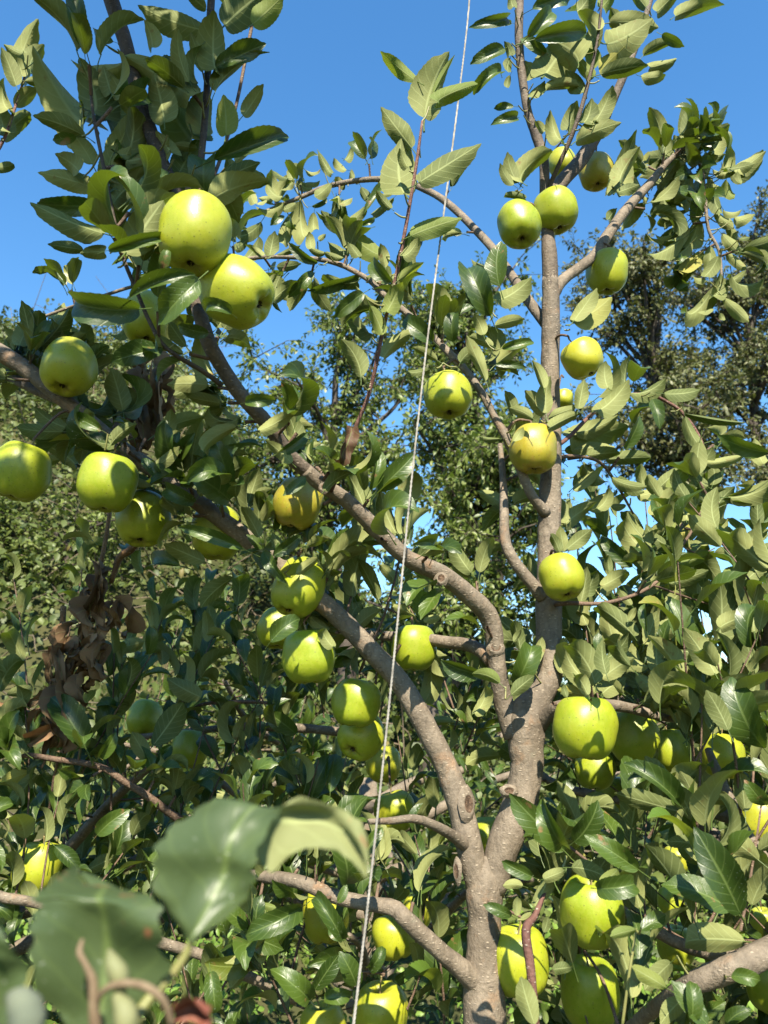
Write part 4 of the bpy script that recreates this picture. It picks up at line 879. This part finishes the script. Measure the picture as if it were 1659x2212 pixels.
# upright shoots on the limbs of the neighbours
for c in RL:
    spurs_along('right', c, .045, n=(5, 8), lo=.2, hi=1.0, shoots=.7, up=1.1, L=(.06, .088))
for x, y, Y in [(1300, 1480, 1.15), (1400, 1500, 1.2), (1480, 1420, 1.25), (1350, 1380, 1.3), (1560, 1500, 1.2), (1420, 1330, 1.35), (1520, 1300, 1.3), (1600, 1380, 1.2), (1600, 1250, 1.35), (1330, 1230, 1.45),
                (1400, 1180, 1.5), (1480, 1150, 1.45), (1560, 1130, 1.4), (1640, 1120, 1.35), (1270, 1420, 1.35), (1640, 1500, 1.1), (1500, 1600, 1.1), (1600, 1700, 1.05), (1400, 1750, 1.1), (1500, 1780, 1.05), (1250, 1800, 1.2), (1350, 1850, 1.1),
                (1550, 1900, 1.0), (1200, 1900, 1.2), (1400, 1950, 1.05), (1500, 2000, 1.05), (1600, 1950, 1.0), (1250, 2060, 1.1), (1380, 2150, 1.05), (1500, 2200, 1.0), (1200, 2200, 1.15)]:
    Y += .22 if y < 1560 else 0.0; p = P(x, y + 60, Y); shoot('right', p, Vector((rng.normal(0, .3), rng.normal(-.2, .3), 1)), rng.uniform(.16, .3), int(rng.integers(9, 13)), L=(.062, .09))
for c in LLft:
    spurs_along('left', c, .05, n=(5, 8), lo=.15, hi=1.0, shoots=.6, up=.8, L=(.055, .08))
spurs_along('left', LG2, .04, n=(4, 6), lo=0, hi=1, L=(.05, .08))
for x, y, Y in [(145, 1330, 1.7), (60, 1500, 1.6), (290, 1420, 1.75), (420, 1380, 1.8), (520, 1420, 1.7), (330, 1560, 1.6), (600, 1530, 1.7), (480, 1620, 1.6), (240, 1700, 1.5), (100, 1780, 1.45), (420, 1760, 1.5), (560, 1720, 1.5), (660, 1680, 1.5),
                (30, 1900, 1.35), (200, 1880, 1.4), (320, 1900, 1.4), (540, 1960, 1.35), (600, 2060, 1.3), (720, 2100, 1.3), (460, 2120, 1.3), (640, 2180, 1.25), (380, 2180, 1.3), (780, 2080, 1.35), (760, 1860, 1.5), (900, 1900, 1.5), (880, 2130, 1.35), (960, 2180, 1.3), (620, 1800, 1.5), (350, 1280, 1.6), (450, 1240, 1.55), (700, 1800, 1.45), (820, 1820, 1.4), (560, 1600, 1.6), (420, 1500, 1.7), (250, 1600, 1.55), (140, 1700, 1.5), (700, 1500, 1.7), (900, 2040, 1.4), (740, 2010, 1.35), (950, 1650, 1.5), (1000, 1580, 1.5), (920, 1480, 1.5), (980, 1480, 1.45), (80, 2000, 1.3), (500, 1850, 1.4), (600, 1950, 1.4), (820, 1500, 1.6), (260, 1500, 1.65)]:
    p = P(x, y + 50, Y); shoot('left', p, Vector((rng.normal(0, .35), rng.normal(-.2, .3), 1)), rng.uniform(.14, .28), int(rng.integers(8, 13)), L=(.055, .082))
for c in BH:
    spurs_along('behind', c, .055, n=(5, 8), lo=.2, hi=1.0, shoots=.8, up=.8, L=(.06, .085))

for key, lst in PET.items():
    if not lst: continue
    a = Acc(); sk = np.concatenate(TREES[key]['lines'])
    ends = np.array([tuple(e[0]) for e in lst])
    for i, (e, L) in enumerate(lst):
        d = np.linalg.norm(sk[:, :3] - np.array(e), axis=1); j = int(d.argmin())
        if d[j] < .045: q = sk[j, :3]
        else:
            d2 = np.linalg.norm(ends - np.array(e), axis=1); d2[i] = 9; j = int(d2.argmin())
            if d2[j] > .022: continue
            q = ends[j]
        e = np.array(e); mid = (e + q) / 2 + np.array([0, 0, -.15]) * np.linalg.norm(e - q)
        a.add(*tube(catmull([q, mid, e], 3), np.linspace(.0015, .0011, 7), 5, cap=False))
    link('petioles', a.mesh('petioles', M['stem'], TREES[key]['base']), TREES[key]['root'], kind='stuff')
for key, T in TREES.items():
    if TW[key].n: link('twigs', TW[key].mesh('twigs', M['twig'], T['base']), T['root'], kind='stuff')
    lv = sorted(LV[key], key=lambda t: -t[3])
    ident = np.eye(4); ident[:3, 3] = -T['base']
    nobj = {'main': 300, 'right': 300, 'left': 240, 'behind': 0}[key]
    for m, s, mt, pr in lv[:nobj]:
        o = link('leaf', LEAFM[mt][s], T['root']); o.matrix_basis = Matrix((ident @ m).tolist())
    rest = lv[nobj:]
    if rest:
        if key == 'behind': me = join_leaves('foliage', MID, [r[0] for r in rest], [r[1] % len(MID) for r in rest], M['leaf'], T['base'])
        else: me = join_leaves('foliage', SHAPES, [r[0] for r in rest], [r[1] for r in rest], M['leaf'], T['base'])
        link('foliage', me, T['root'], kind='stuff')
    print(key, len(lv), 'leaves')

# pruning scars, knots and stubs
def knot(x, y, Y, wd, ht, name='knot', out=(0, -1, 0.1)):
    T = TREES['main']; c = P(x, y, Y); s = depth_at(y, Y) / FW
    a = Acc(); V, F = [], []
    n, k = 9, 14; o = Vector(out).normalized(); u = Vector((1, 0, 0)); v = o.cross(u).normalized(); u = v.cross(o)
    prof = [(1.75, -.60), (1.40, -.12), (1.12, .12), (.88, .14), (.64, -.02), (.40, -.14), (.14, -.10)]
    for i, (r, h) in enumerate(prof):
        for j in range(k):
            an = j / k * 6.283
            q = 1 + .16 * mnoise.noise(Vector((math.cos(an) * 1.6 + x, math.sin(an) * 1.6, i * .6)))
            V.append(c + u * (math.cos(an) * r * wd / 2 * s * q) + v * (math.sin(an) * r * ht / 2 * s * q) + o * (h * wd / 2 * s * q))
    for i in range(len(prof) - 1):
        for j in range(k): F.append((i * k + j, i * k + (j + 1) % k, (i + 1) * k + (j + 1) % k, (i + 1) * k + j))
    F.append(tuple((len(prof) - 1) * k + j for j in range(k)))
    a.add(V, F); me = a.mesh(name, M['bark'], T['base']); me.materials.append(M['knot'])
    for i_, p_ in enumerate(me.polygons): p_.material_index = 1 if i_ >= 3 * k else 0
    link(name, me, T['root'])
knot(1012, 1737, 1.180, 26, 44, 'pruning_scar', (.55, -1, .1))
knot(1071, 1398, 1.172, 24, 22); knot(953, 1249, 1.10, 18, 20, 'stub'); knot(1100, 1708, 1.165, 24, 16); knot(986, 1882, 1.18, 14, 34, 'pruning_scar', (-.9, -1, 0)); knot(700, 1052, .985, 14, 16)

# ------------------------------------------------------------------ apples
def apple_shape(seed):
    rs = np.random.default_rng(seed)
    prof = np.array([(0.0, .60), (.07, .61), (.16, .69), (.28, .82), (.44, .91), (.62, .90), (.80, .74), (.94, .48), (1.0, .16), (.985, -.14), (.92, -.44), (.80, -.70), (.63, -.88), (.46, -.955), (.32, -.95), (.20, -.87), (.10, -.80), (0.0, -.78)])
    c = catmull(prof, 2); c[:, 0] = np.abs(c[:, 0]); n = len(c); k = 36
    k1, k2, k3 = rs.uniform(.92, 1.05), rs.uniform(0, 6.28), rs.uniform(.02, .045)
    V, F = [], []
    for i in range(n):
        r, z = c[i]
        t = (z + 1) / 2
        for j in range(k):
            an = j / k * 2 * math.pi
            rr = r * (1 + k3 * (1 - t) ** 1.5 * math.cos(5 * an + k2) + .012 * math.cos(3 * an + k2 * 2) + .02 * math.cos(2 * an + 1.3 * k2) + .075 * mnoise.noise(Vector((math.cos(an) * 1.1 + seed, math.sin(an) * 1.4, z * 1.4))))
            zz = z * k1 + (.03 * (1 - t) * math.cos(5 * an + k2) * (r > .2)) + .05 * math.cos(an + k2) * t * r
            V.append((rr * math.cos(an), rr * math.sin(an), zz))
    for i in range(n - 1):
        for j in range(k): F.append((i * k + j, (i + 1) * k + j, (i + 1) * k + (j + 1) % k, i * k + (j + 1) % k))
    return V, F
AM = {}
for s in range(8):
    V, F = apple_shape(40 + s)
    for sk in ('apple', 'apple_yellow', 'apple_russet'): AM[s, sk] = mesh_np('apple', V, [i for q in F for i in q], [4] * len(F), M[sk])
a = Acc(); a.add(*tube(catmull([(0, 0, .58), (.01, .015, .72), (.05, .02, .92), (.11, .0, 1.12), (.12, .0, 1.22)], 2), [.035, .03, .03, .03, .03, .03, .035, .045, .055], 6))
STEM = a.mesh('stalk', M['astem'])
a = Acc()
for k in range(5):
    an = k * 1.2566
    d = np.array([math.cos(an), math.sin(an), 0]); e = np.array([-math.sin(an), math.cos(an), 0])
    a.add([d * .03 - e * .03 + [0, 0, -.79], d * .03 + e * .03 + [0, 0, -.79], d * .11 + e * .03 + [0, 0, -.87], d * .05 + [0, 0, -.95], d * .11 - e * .03 + [0, 0, -.87]], [(0, 1, 2, 3, 4)])
a.add(*tube([(0, 0, -.76), (0, 0, -.80), (0, 0, -.83)], [.07, .075, .02], 8))
CALYX = a.mesh('calyx', M['calyx'])
allpts = {k: np.concatenate([c for c in TREES[k]['lines']]) for k in ('main', 'right', 'left')}
spurs = {k: [] for k in allpts}
for i, (x, y, wd, c, di, dep, skin, tilt, label) in enumerate(AP):
    o = link('apple', AM[int(rng.integers(8)), skin]); o.location = c; s = di / 2 * .985; o.scale = (s, s, s * rng.uniform(.97, 1.04))
    if i in (9, 38, 43): o.scale = (s, s, s * 1.10)
    rot = Matrix.Rotation(-tilt[1] + rng.normal(0, .13), 3, 'X') @ Matrix.Rotation(-tilt[0] + rng.normal(0, .13), 3, 'Y') @ Matrix.Rotation(rng.uniform(0, 6.28), 3, 'Z')
    # tilt[1] > 0 turns the calyx towards the camera
    o.rotation_euler = rot.to_euler()
    o['label'] = label; o['category'] = 'apple'; o['group'] = 'green apples on the trees'
    for nm, me in (('stalk', STEM), ('calyx', CALYX)):
        ch = bpy.data.objects.new(nm, me); COL.objects.link(ch); ch.parent = o
    top = c + rot @ Vector((.12 * s, 0, 1.2 * s))
    best = None
    for k, pts in allpts.items():
        d = np.linalg.norm(pts[:, :3] - np.array(top), axis=1) - pts[:, 3]; j = int(d.argmin())
        if best is None or d[j] < best[0]: best = (d[j], k, j)
    dd, k, j = best
    if dd < .9:
        q = Vector(allpts[k][j, :3]) if dd < .2 else top + (Vector(allpts[k][j, :3]) - top).normalized() * .03 + Vector((0, .02, .03)); up = rot @ Vector((0, 0, 1))
        pts = catmull([q, q + (top - q) * .45 + Vector((0, 0, .012 + .1 * min(dd, .1))), top + up * .006, top], 4)
        spurs[k].append(pts)
for k, lst in spurs.items():
    for pts in lst:
        a = Acc(); a.add(*tube(pts, np.linspace(.0028, .0014, len(pts)), 6, .1)); link('fruit_spur', a.mesh('fruit_spur', M['twig'], TREES[k]['base']), TREES[k]['root'])

# ------------------------------------------------------------------ withered branches
def dead_branch(label, stems, leaves, base, cat='branch'):
    r = thing('withered_branch', label, cat, base)
    for st in stems:
        w4 = [(*P(x, y, Y), wd / 2 * depth_at(y, Y) / FW) for x, y, Y, wd in st]; c = catmull(w4, 4)
        a = Acc(); a.add(*tube(c[:, :3], c[:, 3], 7, .08)); link('stem', a.mesh('stem', M['deadtwig'], base), r)
    leaves = [(x, y, tx, ty, wd * .8, Y) for x, y, tx, ty, wd, Y in leaves] + [(x + rng.uniform(-8, 8), y + rng.uniform(-22, 22), x + rng.uniform(-18, 18), y + rng.uniform(45, 85), wd * rng.uniform(.5, .8), Y) for x, y, tx, ty, wd, Y in leaves]
    for x, y, tx, ty, wd, Y in leaves:
        B = P(x, y, Y + rng.uniform(-.02, .02)); T = P(tx, ty, Y + rng.uniform(-.03, .03)); v = T - B
        nrm = Vector(rng.normal(0, 1, 3)) + (CAM - B).normalized() * .8
        m = frame(B, v, nrm, v.length, wd * depth_at(y, Y) / FW * 1.0); m[:3, 3] -= np.array(base)
        o = link('withered_leaf', DEADM[int(rng.integers(5))], r); o.matrix_basis = Matrix(m.tolist())
b1 = P(130, 1560, 1.5)
dl = []
for (x, y, tx, ty, wd) in [(235, 1225, 228, 1330, 50), (215, 1240, 190, 1320, 44), (205, 1270, 200, 1345, 40), (245, 1290, 262, 1370, 46), (258, 1300, 205, 1375, 40), (195, 1320, 180, 1400, 44), (200, 1380, 210, 1460, 60), (190, 1370, 165, 1440, 46), (180, 1400, 230, 1465, 60),
                            (165, 1350, 145, 1420, 40), (150, 1380, 120, 1440, 40), (135, 1400, 118, 1475, 44), (120, 1430, 108, 1500, 44), (165, 1490, 180, 1590, 52), (110, 1500, 60, 1530, 40), (105, 1530, 85, 1590, 40), (130, 1560, 70, 1600, 46), (190, 1440, 175, 1490, 56), (230, 1390, 220, 1450, 46),
                            (205, 1300, 185, 1270, 30), (150, 1450, 165, 1400, 36), (210, 1350, 235, 1330, 36), (100, 1560, 140, 1610, 40)]:
    dl.append((x, y, tx, ty, wd, 1.36))
dead_branch('dead branch with crumpled brown leaves hanging at the left, below the shaded apple', [[(238, 1100, 1.36, 9), (228, 1165, 1.36, 10), (213, 1235, 1.36, 10), (180, 1356, 1.36, 11), (150, 1466, 1.37, 12), (128, 1512, 1.38, 14), (110, 1560, 1.42, 18)],
            [(300, 1165, 1.34, 20), (280, 1190, 1.35, 18), (258, 1205, 1.36, 16), (240, 1260, 1.37, 10)], [(137, 1310, 1.4, 13), (134, 1360, 1.4, 13), (131, 1420, 1.4, 12), (120, 1500, 1.41, 14)], [(-20, 1525, 1.38, 26), (50, 1546, 1.4, 28), (100, 1568, 1.42, 30), (115, 1610, 1.44, 24)]], dl, b1)
b2 = P(300, 970, 1.25)
dead_branch('dead twig with dangling brown leaves behind the left limb, under the upper apples',
            [[(312, 720, 1.22, 8), (308, 800, 1.22, 8), (300, 880, 1.22, 8), (290, 975, 1.24, 9)]],
            [(310, 760, 295, 850, 40, 1.22), (315, 790, 345, 880, 52, 1.22), (325, 800, 330, 890, 46, 1.22), (305, 850, 290, 930, 40, 1.22), (318, 870, 335, 950, 46, 1.22), (300, 900, 285, 970, 44, 1.22), (310, 900, 320, 965, 50, 1.22), (300, 720, 285, 790, 36, 1.22), (340, 830, 352, 900, 40, 1.22)], b2)
M['brown_leaf'] = leaf_material('brown_leaf', (0.045, 0.022, 0.010), (0.085, 0.042, 0.018), (0.07, 0.04, 0.02), (0.11, 0.06, 0.03), (0.10, 0.05, 0.02), 0.12, 0.7)
BROWN1 = shape_meshes([CRUMP[4]], 'leaf', M['brown_leaf'])[0]
# one brown leaf on the tall shoot
m = frame(P(760, 925, .95), P(735, 1010, .95) - P(760, 925, .95), Vector((0.3, -1, .1)), .054, .026); m[:3, 3] -= TREES['main']['base']
o = link('leaf', BROWN1, TREES['main']['root']); o.matrix_basis = Matrix(m.tolist()); o['label'] = 'single brown leaf on the tall upright shoot'

# ------------------------------------------------------------------ twine
pts = [P(x, y, Y) for x, y, Y in [(1030, -260, 1.02), (1014, 0, .98), (992, 200, .95), (960, 450, .92), (925, 720, .90), (893, 1000, .89), (868, 1250, .88), (845, 1480, .88), (820, 1720, .88), (795, 1950, .88), (770, 2160, .88), (758, 2260, .88)]]
c = catmull([tuple(p) for p in pts], 26)
V, F = [], []
a = Acc()
for ph in (0, 2.094, 4.188):                        # three strands laid round each other
    tg = np.gradient(c, axis=0); tg /= np.linalg.norm(tg, axis=1, keepdims=True)
    u = np.cross(tg, [0, 1, 0]); u /= np.linalg.norm(u, axis=1, keepdims=True); v = np.cross(tg, u)
    s = np.concatenate([[0], np.cumsum(np.linalg.norm(np.diff(c, axis=0), axis=1))])
    an = s / .012 * 6.283 + ph
    q = c + (u * np.cos(an)[:, None] + v * np.sin(an)[:, None]) * .00075
    a.add(*tube(q, np.full(len(q), .0009), 6))
tw = link('twine', a.mesh('twine', M['twine'])); tw['label'] = 'thin white twine running down taut in front of the trunk and limbs'; tw['category'] = 'twine'

# ------------------------------------------------------------------ blurred shoot close to the lens
sb = P(270, 2260, .29)
ns = thing('apple_shoot', 'blurred leafy shoot close to the lens at lower left with a curled leaf', 'shoot', sb)
def grid_leaf(rows, mat, name='leaf', per=8):
    """rows: ((xL,yL,YL),(xM,yM,YM),(xR,yR,YR)) from base to tip"""
    arr = np.array([[tuple(P(*q)) for q in r] for r in rows])           # n,3,3
    arr = np.stack([catmull(arr[:, k], per) for k in range(3)], 1)
    n = len(arr); cols = 9; V = []; UV = []
    for i in range(n):
        c = catmull(arr[i], 4)
        for k in range(cols):
            p = c[k] + np.array([.0008, .0075, .0010]) * mnoise.noise(Vector((i * .09, k * .40, 3.3 + rows[0][0][0])))
            if k in (0, cols - 1): p = p + (c[k] - c[cols // 2]) * ((.010 if i % 2 else -.010) + .16 * mnoise.noise(Vector((i * .30, k, 1.7))))
            V.append(p); UV.append((i / (n - 1), k / (cols - 1)))
    F = [(i * cols + k, i * cols + k + 1, (i + 1) * cols + k + 1, (i + 1) * cols + k) for i in range(n - 1) for k in range(cols - 1)]
    me = mesh_np(name, np.array(V) - np.array(sb), [i for q in F for i in q], [4] * len(F), mat, uv=UV)
    return link(name, me, ns)
grid_leaf([((205, 2250, .30), (215, 2262, .305), (225, 2250, .30)), ((120, 2190, .298), (216, 2200, .308), (310, 2200, .298)), ((80, 2090, .292), (219, 2100, .306), (350, 2120, .293)), ((74, 2000, .290), (221, 2010, .304), (347, 2040, .291)),
           ((78, 1955, .291), (222, 1955, .303), (343, 1975, .292)), ((92, 1925, .297), (222, 1928, .308), (340, 1938, .298)), ((120, 1902, .309), (215, 1922, .316), (322, 1926, .309)), ((150, 1875, .322), (190, 1915, .326), (262, 1930, .322)), ((166, 1862, .330), (172, 1870, .332), (180, 1885, .330))], M['near'])
grid_leaf([((405, 2028, .300), (412, 2034, .301), (420, 2028, .300)), ((352, 1950, .296), (440, 1975, .303), (520, 1955, .297)), ((336, 1885, .293), (470, 1915, .304), (550, 1905, .296)), ((345, 1825, .292), (485, 1850, .304), (557, 1862, .299)),
           ((400, 1762, .298), (510, 1785, .308), (560, 1825, .306)), ((500, 1732, .312), (560, 1738, .318), (598, 1765, .318)), ((572, 1880, .322), (610, 1770, .330), (640, 1722, .326)), ((640, 1838, .326), (680, 1775, .333), (705, 1735, .328)), ((712, 1835, .327), (735, 1795, .332), (755, 1760, .328)),
           ((765, 1858, .326), (775, 1832, .328), (788, 1800, .326)), ((794, 1892, .324), (796, 1890, .324), (798, 1884, .324))], M['near'])
grid_leaf([((-40, 2260, .27), (-25, 2265, .27), (-10, 2260, .27)), ((-90, 2160, .265), (-30, 2180, .27), (38, 2170, .265)), ((-80, 2080, .262), (-20, 2090, .268), (46, 2110, .263)), ((-60, 2020, .262), (-8, 2030, .268), (36, 2060, .264)), ((-10, 1985, .265), (4, 1990, .266), (14, 2000, .265))], M['near'])
grid_leaf([((372, 2185, .295), (376, 2200, .296), (380, 2210, .295)), ((390, 2150, .293), (405, 2185, .298), (415, 2225, .294)), ((425, 2150, .293), (440, 2185, .298), (445, 2225, .294)), ((458, 2175, .296), (462, 2195, .297), (460, 2215, .296))], M['redleaf'], 'red_leaf')
def near_tube(pts, mat, name, sides=8):
    c = catmull([(*P(x, y, Y), wd / 2 * depth_at(y, Y) / FW) for x, y, Y, wd in pts], 5)
    a = Acc(); a.add(*tube(c[:, :3], c[:, 3], sides, .12)); return link(name, a.mesh(name, mat, sb), ns)
near_tube([(416, 2028, .301, 17), (395, 2072, .301, 19), (358, 2120, .300, 22), (310, 2175, .297, 26), (262, 2270, .292, 32)], M['stem'], 'petiole')
near_tube([(372, 2215, .288, 14), (352, 2160, .285, 17), (310, 2130, .283, 18), (262, 2125, .283, 17), (225, 2140, .285, 14), (208, 2175, .288, 14), (206, 2250, .29, 18)], M['tendril'], 'tendril')
near_tube([(178, 2030, .292, 8), (172, 2058, .289, 15), (186, 2085, .288, 14), (200, 2120, .288, 22), (204, 2190, .289, 26), (210, 2260, .29, 26)], M['tendril'], 'tendril')
near_tube([(236, 2052, .290, 8), (244, 2080, .286, 34), (258, 2110, .286, 42), (262, 2150, .287, 20)], M['pale'], 'bud_scale', 10)
near_tube([(250, 2150, .285, 20), (268, 2180, .283, 48), (272, 2215, .283, 52), (268, 2260, .285, 40)], M['pale'], 'bud_scale', 10)
near_tube([(20, 2150, .262, 20), (45, 2165, .258, 62), (58, 2195, .257, 76), (55, 2230, .257, 80), (50, 2280, .26, 70)], M['bud'], 'woolly_bud', 12)

# ------------------------------------------------------------------ trees on the slope behind
def back_tree(key, label, cx, cy, rx, ry, Y, mat, seed, nlimb=15, nsub=7, ntw=6, nl=18, L=(.045, .075), droop=.55, rdepth=None):
    rs = np.random.default_rng(seed)
    c = np.array(P(cx, cy, Y)); sc = depth_at(cy, Y) / FW; ex, ez = rx * sc, ry * sc / math.cos(PITCH); ey = rdepth or ex * .8
    bx, by = c[0] + rs.normal(0, .2), c[1]; bz = float(ground_h(bx, by))
    base = np.array([bx, by, bz])
    r = thing('background_tree', label, 'tree', tuple(base))
    wood = Acc(); mats = []
    top = c + np.array([0, 0, ez * .45])
    tp = catmull([base - [0, 0, .2], base + (c - base) * .35 + rs.normal(0, .12, 3), base + (c - base) * .7 + rs.normal(0, .15, 3), c, top], 5)
    wood.add(*tube(tp, np.linspace(.11, .02, len(tp)), 8, .1))
    def bough(a, b, r0, r1, sag=.15, n=5, sides=5):
        m = (a + b) / 2 + rs.normal(0, .08 * np.linalg.norm(b - a), 3) + [0, 0, sag * np.linalg.norm(b - a)]
        q = catmull([a, m, b], n); wood.add(*tube(q, np.linspace(r0, r1, len(q)), sides, cap=False)); return q
    for i in range(nlimb):
        while True:
            d = rs.uniform(-1, 1, 3)
            if .35 < np.linalg.norm(d) < 1: break
        e = c + d * [ex, ey, ez]
        t0 = tp[int(np.clip(len(tp) * (.45 + .5 * (d[2] + 1) / 2 - .08), 2, len(tp) - 2))]
        q = bough(t0, e, .032, .010, .12, 5, 5)
        for j in range(nsub):
            s = q[int(rs.integers(4, len(q)))]
            v = rs.normal(0, 1, 3); v[2] = abs(v[2]) * .5 + .1; v /= np.linalg.norm(v)
            e2 = s + v * rs.uniform(.25, .62) * (ex / 1.5) ** .5
            q2 = bough(s, e2, .009, .004, .1, 3, 4)
            for k in range(ntw):
                s2 = q2[int(rs.integers(1, len(q2)))]
                v2 = v * .5 + rs.normal(0, .65, 3); v2 /= np.linalg.norm(v2)
                ln = rs.uniform(.16, .38); e3 = s2 + v2 * ln - [0, 0, .25 * droop * ln]
                q3 = catmull([s2, (s2 + e3) / 2 + [0, 0, .1 * ln], e3], 2); wood.add(*tube(q3, np.linspace(.0035, .002, len(q3)), 3, cap=False))
                for l in range(nl):
                    t = (l + .5) / nl; p = s2 + (e3 - s2) * t + [0, 0, .1 * ln * 4 * t * (1 - t)]
                    x = v2 * .4 + rs.normal(0, .75, 3); x[2] -= droop; x /= np.linalg.norm(x)
                    nn = rs.normal(0, .6, 3) + [0, -.35, .7]; LL = rs.uniform(*L)
                    mats.append(frame(p + x * .02, x, nn, LL, LL * rs.uniform(.36, .5)))
    link('trunk', wood.mesh('trunk', M['dark'], base), r)
    link('crown', join_leaves('crown', LOW, mats, rs.integers(0, 3, len(mats)), M[mat], base), r, kind='stuff')
    print(key, len(mats))
back_tree('a', 'loose sunlit tree with drooping leaves behind the middle limb, left of the twine', 720, 960, 230, 350, 7.0, 'far1', 11, 19)
back_tree('b', 'dense green tree behind the twine, left of the leader', 1020, 860, 190, 400, 7.6, 'far1', 12, 22)
back_tree('c', 'dark olive tree right of the leader behind the drooping leaves', 1420, 840, 210, 400, 7.8, 'far2', 13, 26)
back_tree('d', 'tall dark tree at the right edge with brownish crown', 1620, 740, 170, 390, 8.4, 'far2', 14, 26)
back_tree('e', 'low green tree in sunlight behind the lower trunk', 1000, 1170, 230, 300, 6.4, 'far1', 15, 20)
back_tree('f', 'bushy tree on the left hillside below the skyline', 110, 1240, 260, 190, 8.2, 'far1', 16, 16)

# ------------------------------------------------------------------ scrub on the hillside, weeds on the ground
def scatter(name, label, cat, n, xr, yr, mat, hgt, L, per, seed, size=(.3, .8), cond=None):
    rs = np.random.default_rng(seed); mats = []; k = 0
    while k < n:
        x, y = rs.uniform(*xr), rs.uniform(*yr)
        if cond and not cond(x, y): continue
        k += 1; h = float(ground_h(x, y)); s = rs.uniform(*size); hh = rs.uniform(*hgt)
        for _ in range(per):
            d = rs.normal(0, 1, 3); d /= np.linalg.norm(d); d[2] = abs(d[2]); rr = rs.uniform(.55, 1.05)
            p = np.array([x, y, h]) + d * [s, s, hh] * rr
            xx = d * .5 + rs.normal(0, .7, 3); xx[2] -= .3
            LL = rs.uniform(*L); mats.append(frame(p, xx, d + rs.normal(0, .45, 3) + [0, -.3, .3], LL, LL * rs.uniform(.4, .6)))
    o = link(name, join_leaves(name, LOW, mats, rs.integers(0, 3, len(mats)), M[mat], (0, 0, 0)), kind='stuff')
    o['label'] = label; o['category'] = cat
scatter('hillside_scrub', 'tangled olive scrub covering the hillside on the left', 'scrub', 520, (-9.5, 3), (4.8, 14.5), 'scrub', (.3, 1.3), (.06, .12), 150, 21, cond=lambda x, y: abs(x) < y * .62 + .5)
scatter('weeds', 'bright green weeds on the ground behind the lower branches', 'weeds', 260, (-2.6, 2.6), (2.6, 5.5), 'weed', (.25, .7), (.03, .06), 60, 22, (.15, .35))
rs = np.random.default_rng(33); a = Acc()
for k in range(330):
    y = rs.uniform(5, 13.5); x = rs.uniform(-.6 * y, .2 * y); h = float(ground_h(x, y))
    p = np.array([x, y, h + rs.uniform(.1, .5)]); d = rs.normal(0, 1, 3); d[2] = abs(d[2]) * .9
    q = catmull([p, p + d * .35 + rs.normal(0, .1, 3), p + d * .8 + rs.normal(0, .2, 3) + [0, 0, -.1]], 4)
    a.add(*tube(q, np.linspace(.009, .004, len(q)), 3, cap=False))
o = link('dry_vines', a.mesh('dry_vines', M['dryvine']), kind='stuff'); o['label'] = 'dry brown vines tangled through the hillside scrub'; o['category'] = 'vines'
print('objects', len(bpy.data.objects), 'tris', sum(sum(len(p.vertices) - 2 for p in m.polygons) for m in bpy.data.meshes if len(m.polygons) < 2000000 and m.users) if False else '')
